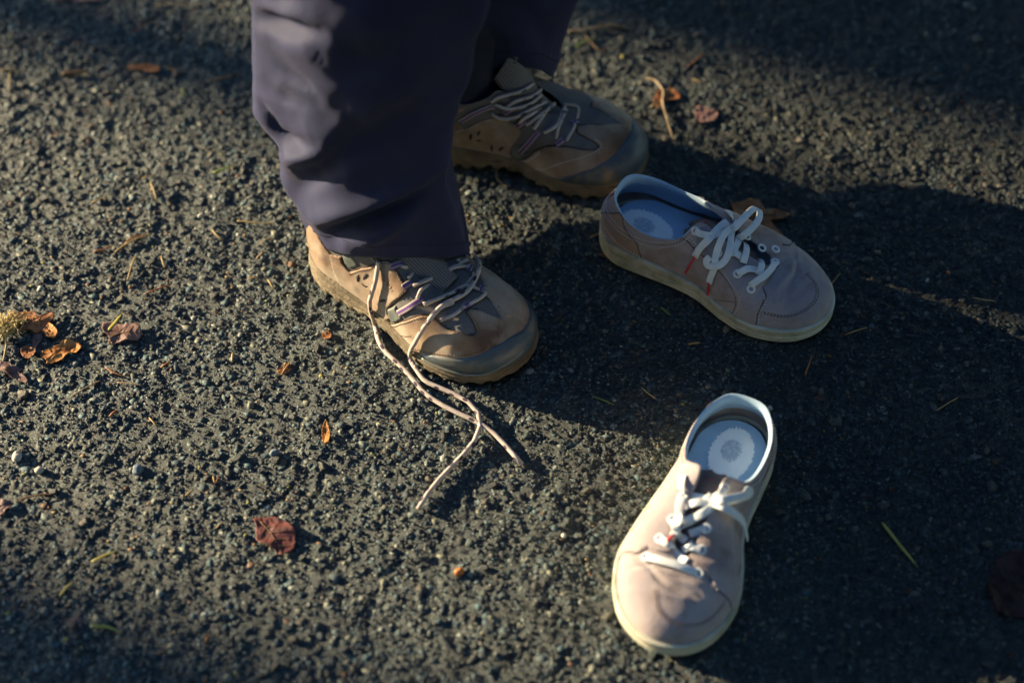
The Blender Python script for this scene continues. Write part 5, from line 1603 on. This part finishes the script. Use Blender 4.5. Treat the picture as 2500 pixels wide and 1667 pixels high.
TL, ML, BLz, TR, NR, RD, AZ, BZ = (0, 0), (0, 560), (0, 1100), (1350, 0), (560, 560), (1900, 400), (1420, 380), (1400, 920)
for nm, lab, pts, org, k, mt, w, kind in [
    ('twig', 'short thick brown twig in the shade at the upper left', [(425, 520), (500, 512), (608, 503)], TL, 2.8, 'bark_twig', 0.0026, 't'),
    ('twig', 'thin twig hanging from the dry moss', [(95, 580), (102, 700), (62, 900), (-10, 1090)], Z0, K0, 'twig', 0.0012, 't'),
    ('twig', 'pale bare stick beside the far trouser leg', [(140, 295), (330, 270), (520, 235), (600, 245), (700, 262)], TR, 3.733, 'twig', 0.0017, 't'),
    ('twig', 'bent reddish twig under the pale bare stick', [(295, 325), (350, 400), (430, 465), (540, 432)], TR, 3.733, 'bark_twig', 0.0011, 't'),
    ('leaf_stalk', 'orange leaf stalk running down from the crumpled rust leaf', [(850, 715), (940, 750), (1005, 850), (1000, 950), (1040, 1100), (1095, 1285)], TR, 3.733, 'twig', 0.0017, 't'),
    ('leaf_stalk', 'thin dark stalk beside the leaf cut by the left edge', [(130, 348), (170, 320), (290, 302), (355, 296), (392, 240)], BLz, 2.765, 'bark_twig', 0.001, 't'),
    ('twig', 'straight pale straw above the short brown twig', [(1060, 40), (1230, 40), (1410, 46)], TL, 2.8, 'twig', 0.0011, 't'),
    ('twig', 'reddish kinked twig left of the trousers', [(1430, 552), (1560, 532), (1660, 480)], TL, 2.8, 'bark_twig', 0.001, 't'),
    ('grass_blade', 'green blade beside the kinked twig', [(1240, 615), (1262, 645), (1295, 660)], TL, 2.8, 'grass', 0.0015, 'b'),
    ('grass_blade', 'short green blade left of the trouser leg', [(1455, 1185), (1530, 1165), (1602, 1138)], TL, 2.8, 'grass', 0.0017, 'b'),
    ('grass_blade', 'yellow blade lying across the mauve leaf', [(1762, 535), (1860, 420), (1975, 275)], Z0, K0, 'yellow', 0.0022, 'y'),
    ('grass_blade', 'long green blade at the lower left', [(610, 1190), (730, 1200), (822, 1236)], BLz, 2.765, 'grass', 0.0017, 'b'),
    ('grass_blade', 'yellow green blade at the left below the wine red leaf', [(618, 756), (700, 725), (792, 683)], BLz, 2.765, 'yellow', 0.0016, 'b'),
    ('grass_blade', 'yellow blade lower left, above the long green blade', [(405, 992), (455, 940), (497, 888)], BLz, 2.765, 'yellow', 0.0014, 'b'),
    ('grass_blade', 'green blade crossing the bent reddish twig', [(205, 432), (300, 385), (410, 352)], TR, 3.733, 'grass', 0.0013, 'b'),
    ('grass_blade', 'long yellow green blade in the dark lower right', [(313, 1083), (365, 1150), (422, 1218)], RD, 1.238, 'yellow', 0.0017, 'b'),
    ('grass_blade', 'thin green blade between near shoe and lower sneaker', [(108, 113), (160, 132), (222, 157)], BZ, 2.24, 'grass', 0.001, 'b'),
    ('grass_blade', 'tiny green blade in front of the upper sneaker', [(630, 1205), (670, 1240), (705, 1275)], AZ, 3.266, 'grass', 0.0014, 'b'),
    ('pine_needle', 'straw needle standing at the left edge in shade', [(70, 505), (66, 630)], TL, 2.8, 'needle', 0.001, 'n'),
    ('pine_needle', 'pale needle lying at the left edge in shade', [(-10, 490), (80, 490), (152, 497)], TL, 2.8, 'needle', 0.001, 'n'),
    ('pine_needle', 'rusty needle right of the oval brown leaf', [(1160, 465), (1235, 498)], TL, 2.8, 'needle_red', 0.0009, 'n'),
    ('pine_needle', 'rusty needle near the top above the oval leaf', [(895, 232), (950, 200), (1005, 155)], TL, 2.8, 'needle_red', 0.0009, 'n'),
    ('pine_needle', 'curved yellow needle on the lit asphalt left of the trousers', [(1025, 1248), (1050, 1300), (1070, 1372)], TL, 2.8, 'needle', 0.001, 'n'),
    ('pine_needle', 'short broad needle below left of the curved yellow needle', [(628, 1396), (690, 1375), (738, 1353)], TL, 2.8, 'needle', 0.0011, 'n'),
    ('pine_needle', 'short pale needle left of the curved yellow needle', [(970, 1228), (1042, 1203)], TL, 2.8, 'needle', 0.001, 'n'),
    ('pine_needle', 'rusty needle in the upper left sunlight', [(338, 952), (402, 905)], TL, 2.8, 'needle_red', 0.001, 'n'),
    ('pine_needle', 'long bent needle beside the trouser hem', [(1620, 1510), (1700, 1522), (1800, 1530), (1880, 1525)], TL, 2.8, 'needle', 0.001, 'n'),
    ('pine_needle', 'thickest needle of the sheaf left of the hem', [(785, 157), (900, 90), (1042, 33)], ML, 2.8, 'needle', 0.0012, 'n'),
    ('pine_needle', 'upper needle of the sheaf left of the hem', [(850, 110), (900, 70), (990, 45)], ML, 2.8, 'needle_red', 0.001, 'n'),
    ('pine_needle', 'rusty needle at the tail of the sheaf', [(640, 152), (710, 140), (772, 103)], ML, 2.8, 'needle_red', 0.001, 'n'),
    ('pine_needle', 'broad straw needle under the sheaf', [(925, 185), (900, 260), (870, 352)], ML, 2.8, 'needle', 0.0012, 'n'),
    ('pine_needle', 'short upright needle right of the broad straw', [(1100, 183), (1126, 266)], ML, 2.8, 'needle', 0.0009, 'n'),
    ('pine_needle', 'long reddish needle above the mauve leaf', [(985, 442), (1080, 405), (1172, 374)], ML, 2.8, 'needle_red', 0.0009, 'n'),
    ('pine_needle', 'level needle left of the near shoe heel', [(1688, 331), (1772, 325)], ML, 2.8, 'needle', 0.0009, 'n'),
    ('pine_needle', 'orange needle left of the near shoe heel', [(1828, 335), (1868, 402)], ML, 2.8, 'needle', 0.001, 'n'),
    ('pine_needle', 'curved needle high left of the hem', [(1450, 5), (1480, 45), (1525, 78)], ML, 2.8, 'needle', 0.001, 'n'),
    ('pine_needle', 'yellow needle left of the trouser hem corner', [(1778, 107), (1820, 75), (1868, 58)], ML, 2.8, 'needle', 0.0009, 'n'),
    ('pine_needle', 'whitish broad needle left of the near shoe heel', [(1750, 203), (1802, 153)], ML, 2.8, 'twig', 0.0014, 'n'),
    ('pine_needle', 'curved pale needle next to the hem corner', [(2095, 102), (2120, 125), (2126, 165)], ML, 2.8, 'twig', 0.001, 'n'),
    ('pine_needle', 'long straight needle below the mauve leaf', [(483, 1158), (590, 1090), (692, 1034)], ML, 2.8, 'twig', 0.001, 'n'),
    ('pine_needle', 'level pale needle below the mauve leaf', [(798, 1044), (970, 1069)], ML, 2.8, 'twig', 0.0009, 'n'),
    ('pine_needle', 'forked rusty needle below the mauve leaf', [(718, 943), (780, 985), (862, 1012)], ML, 2.8, 'needle_red', 0.0009, 'n'),
    ('pine_needle', 'stubby orange needle right of the mauve leaf', [(1588, 838), (1586, 902)], ML, 2.8, 'needle', 0.0014, 'n'),
    ('pine_needle', 'stubby brown needle below right of the mauve leaf', [(1098, 942), (1168, 908)], ML, 2.8, 'needle_red', 0.0015, 'n'),
    ('pine_needle', 'doubled orange needle above the largest white pebble', [(748, 1282), (802, 1243)], ML, 2.8, 'needle_red', 0.0016, 'n'),
    ('pine_needle', 'pale needle right of the doubled orange one', [(1018, 1284), (1072, 1342)], ML, 2.8, 'needle', 0.001, 'n'),
    ('pine_needle', 'needle across the tiny rust leaf scrap', [(268, 752), (312, 690)], NR, 2.119, 'needle', 0.0009, 'n'),
    ('pine_needle', 'one arm of the V shaped needle pair below the white pebbles', [(1438, 172), (1450, 225)], BLz, 2.765, 'needle', 0.0009, 'n'),
    ('pine_needle', 'other arm of the V shaped needle pair below the white pebbles', [(1482, 180), (1450, 227)], BLz, 2.765, 'needle_red', 0.0009, 'n'),
    ('pine_needle', 'olive needle left of the V shaped pair', [(1250, 302), (1312, 263)], BLz, 2.765, 'needle', 0.0011, 'n'),
    ('pine_needle', 'orange stub left of the wine red leaf', [(1458, 517), (1506, 483)], BLz, 2.765, 'needle', 0.0012, 'n'),
    ('pine_needle', 'red stub in the bottom left', [(1388, 1295), (1412, 1240)], BLz, 2.765, 'needle_red', 0.0013, 'n'),
    ('pine_needle', 'rusty needle high in the upper right shade', [(1220, 612), (1310, 545), (1384, 476)], TR, 3.733, 'needle_red', 0.0009, 'n'),
    ('pine_needle', 'side shoot under the crumpled rust leaf', [(888, 984), (992, 928)], TR, 3.733, 'needle', 0.0012, 'n'),
    ('pine_needle', 'straw right of the crumpled rust leaf', [(1270, 712), (1372, 760)], TR, 3.733, 'needle', 0.0009, 'n'),
    ('pine_needle', 'short straw beyond the upper sneaker collar', [(1468, 1438), (1496, 1492)], TR, 3.733, 'needle', 0.0009, 'n'),
    ('pine_needle', 'level straw at the far right', [(583, 403), (620, 410), (658, 413)], RD, 1.238, 'needle', 0.0009, 'n'),
    ('pine_needle', 'straw right of the upper sneaker toe', [(203, 514), (272, 492)], RD, 1.238, 'needle', 0.0009, 'n'),
    ('pine_needle', 'orange needle below the upper sneaker toe', [(80, 642), (102, 583)], RD, 1.238, 'needle_red', 0.0009, 'n'),
    ('pine_needle', 'thin straw against the upper sneaker toe', [(143, 387), (188, 328)], RD, 1.238, 'needle', 0.0007, 'n'),
    ('pine_needle', 'faint straw in the middle of the right shade', [(478, 747), (542, 709)], RD, 1.238, 'needle', 0.0008, 'n'),
    ('pine_needle', 'straw at the heel of the upper sneaker', [(62, 660), (158, 622)], AZ, 3.266, 'needle', 0.0012, 'n'),
    ('pine_needle', 'pale broad straw below the upper sneaker', [(848, 1500), (948, 1488)], AZ, 3.266, 'needle', 0.0014, 'n'),
    ('pine_needle', 'straw above the lower sneaker collar', [(368, 55), (410, 95), (455, 122)], BZ, 2.24, 'needle', 0.0008, 'n'),
    ('pine_needle', 'bent straw under the arch of the far shoe', [(690, 1130), (680, 1240), (785, 1325)], (1040, 120), 3.92, 'needle', 0.001, 'n'),
]:
    if kind == 'b':
        strand(nm, lab, pts, org, k, M[mt], w, None, 0.003, 'grass', 'grass blades on the asphalt', True)
    elif kind == 'y':
        strand(nm, lab, pts, org, k, M[mt], w, 0.0006, 0.0125, 'grass', 'grass blades on the asphalt', True)
    elif kind == 't':
        strand(nm, lab, pts, org, k, M[mt], w, None, w * 0.8 + 0.001, 'twig', 'twigs and stalks on the asphalt')
    else:
        strand(nm, lab, pts, org, k, M[mt], w)

# crumbs of leaf and bark too small to count
n = 1300
x, y = RNG.uniform(-0.66, 0.66, n), RNG.uniform(0.66, 1.68, n)
ok = vnoise(x * 9, y * 9, 71) > -0.08
x, y = x[ok], y[ok]; n = len(x)
V, F, colr = chips(x, y, RNG.uniform(0.0012, 0.0026, n), 15)
V = V.reshape(n, 12, 3)
c_ = V.mean(1, keepdims=True)
V = c_ + (V - c_) * [1, 1, 0.45] + [0, 0, 0.0018]
pal = np.array([(0.2, 0.07, 0.02), (0.3, 0.13, 0.04), (0.36, 0.24, 0.1), (0.12, 0.05, 0.03), (0.3, 0.28, 0.06)])
t = pal[RNG.integers(0, 5, n)]
colr = np.concatenate([np.repeat(t, 12, 0), np.ones((n * 12, 1))], 1)
o = link('leaf_crumbs', to_mesh('leaf_crumbs', V.reshape(-1, 3), F, col=colr), M['aggregate'], None, smooth=False)
o['kind'] = 'stuff'
# ------------------------------------------------------------------ unseen trees: trunks set to cast the shade bands, and a ring added against skylight
def su(u, s):
    c, n = math.cos(SUN_AZ), math.sin(SUN_AZ)
    return (n * u + c * s, c * u - n * s)


def trunk_mesh(r, h, seed, wob=1.0):
    n, k = 26, 18
    z = np.linspace(-0.1, h, n)
    a = np.arange(k) * 2 * np.pi / k
    rr = r * (1 - 0.75 * z / h) + r * 0.5 * np.exp(-np.maximum(z, 0) / 0.25)
    R = rr[:, None] * (1 + 0.10 * vnoise(a[None] * 3 + seed, z[:, None] * 1.5, seed))
    X_ = R * np.cos(a) + wob * 0.05 * vnoise(z * 0.5, z * 0 + seed, seed + 3)[:, None] * np.clip(z - 3, 0, 9)[:, None]
    Y_ = R * np.sin(a)
    return np.stack([X_, Y_, np.repeat(z[:, None], k, 1)], -1).reshape(-1, 3), grid_faces(n, k, True)


def sprays(rg, n, zlo, zhi, rad):
    """leafy sprays: many small bent leaf faces through a crown"""
    z = rg.uniform(zlo, zhi, n)
    f = (z - zlo) / (zhi - zlo)
    R = rad * (0.35 + 0.65 * np.sin(np.pi * np.clip(0.15 + 0.85 * (1 - f), 0, 1)))
    a = rg.uniform(0, 6.283, n)
    q = R * np.sqrt(rg.uniform(0.05, 1, n))
    P = np.stack([q * np.cos(a), q * np.sin(a), z], 1)
    L = rg.uniform(0.12, 0.3, n)
    d = rg.normal(0, 1, (n, 3)); d /= np.linalg.norm(d, axis=1)[:, None]
    e = np.cross(d, rg.normal(0, 1, (n, 3))); e /= np.linalg.norm(e, axis=1)[:, None]
    V = np.stack([P - d * L[:, None], P + e * (L * 0.45)[:, None], P + d * L[:, None], P - e * (L * 0.45)[:, None]], 1).reshape(-1, 3)
    return V, np.arange(4 * n).reshape(-1, 4)


for i, (u, s_, r, lab) in enumerate(((1.285, -18.0, 0.115, 'unseen slender tree set towards the low sun to cast a shade band'), (1.72, -16.0, 0.30, 'unseen stout tree set on the far side to cast a shade band'), (0.41, -16.0, 0.28, 'unseen stout tree set on the near side to cast a shade band'))):
    x, y = su(u, s_)
    t = empty('tree', (x, y, 0))
    tag(t, lab, 'tree', 'unseen trees set to cast shade bands')
    V, F = trunk_mesh(r, 11, 80 + i, 0.0)
    tr = link('trunk', to_mesh('trunk', V, F), M['bark'], t)
    V, F = sprays(np.random.default_rng(90 + i), 2600, 5.0, 12.5, 2.3)
    link('crown', to_mesh('crown', V, F), M['unseen_foliage'], t, smooth=False)

rg = np.random.default_rng(99)  # ring of unseen trees added to block skylight, left open towards the sun
b = MB()
sun_a = math.atan2(SUN.y, SUN.x)
for i in range(30):
    a = i / 30 * 2 * math.pi + rg.uniform(-0.08, 0.08)
    d = abs((a - sun_a + math.pi) % (2 * math.pi) - math.pi)
    if d < math.radians(20):
        continue
    R = rg.uniform(5.5, 8.5)
    h = rg.uniform(6.5, 10)
    V, F = sprays(rg, 2400, 0.8, h, 1.9)
    b.add(V + [R * math.cos(a), 1.1 + R * math.sin(a), 0], F)
    V, F = trunk_mesh(0.16, h * 0.9, 120 + i)
    b.add(V + [R * math.cos(a), 1.1 + R * math.sin(a), 0], F)
o = b.build('sky_blocker_trees', M['unseen_foliage'], None, smooth=False)
o['kind'] = 'stuff'
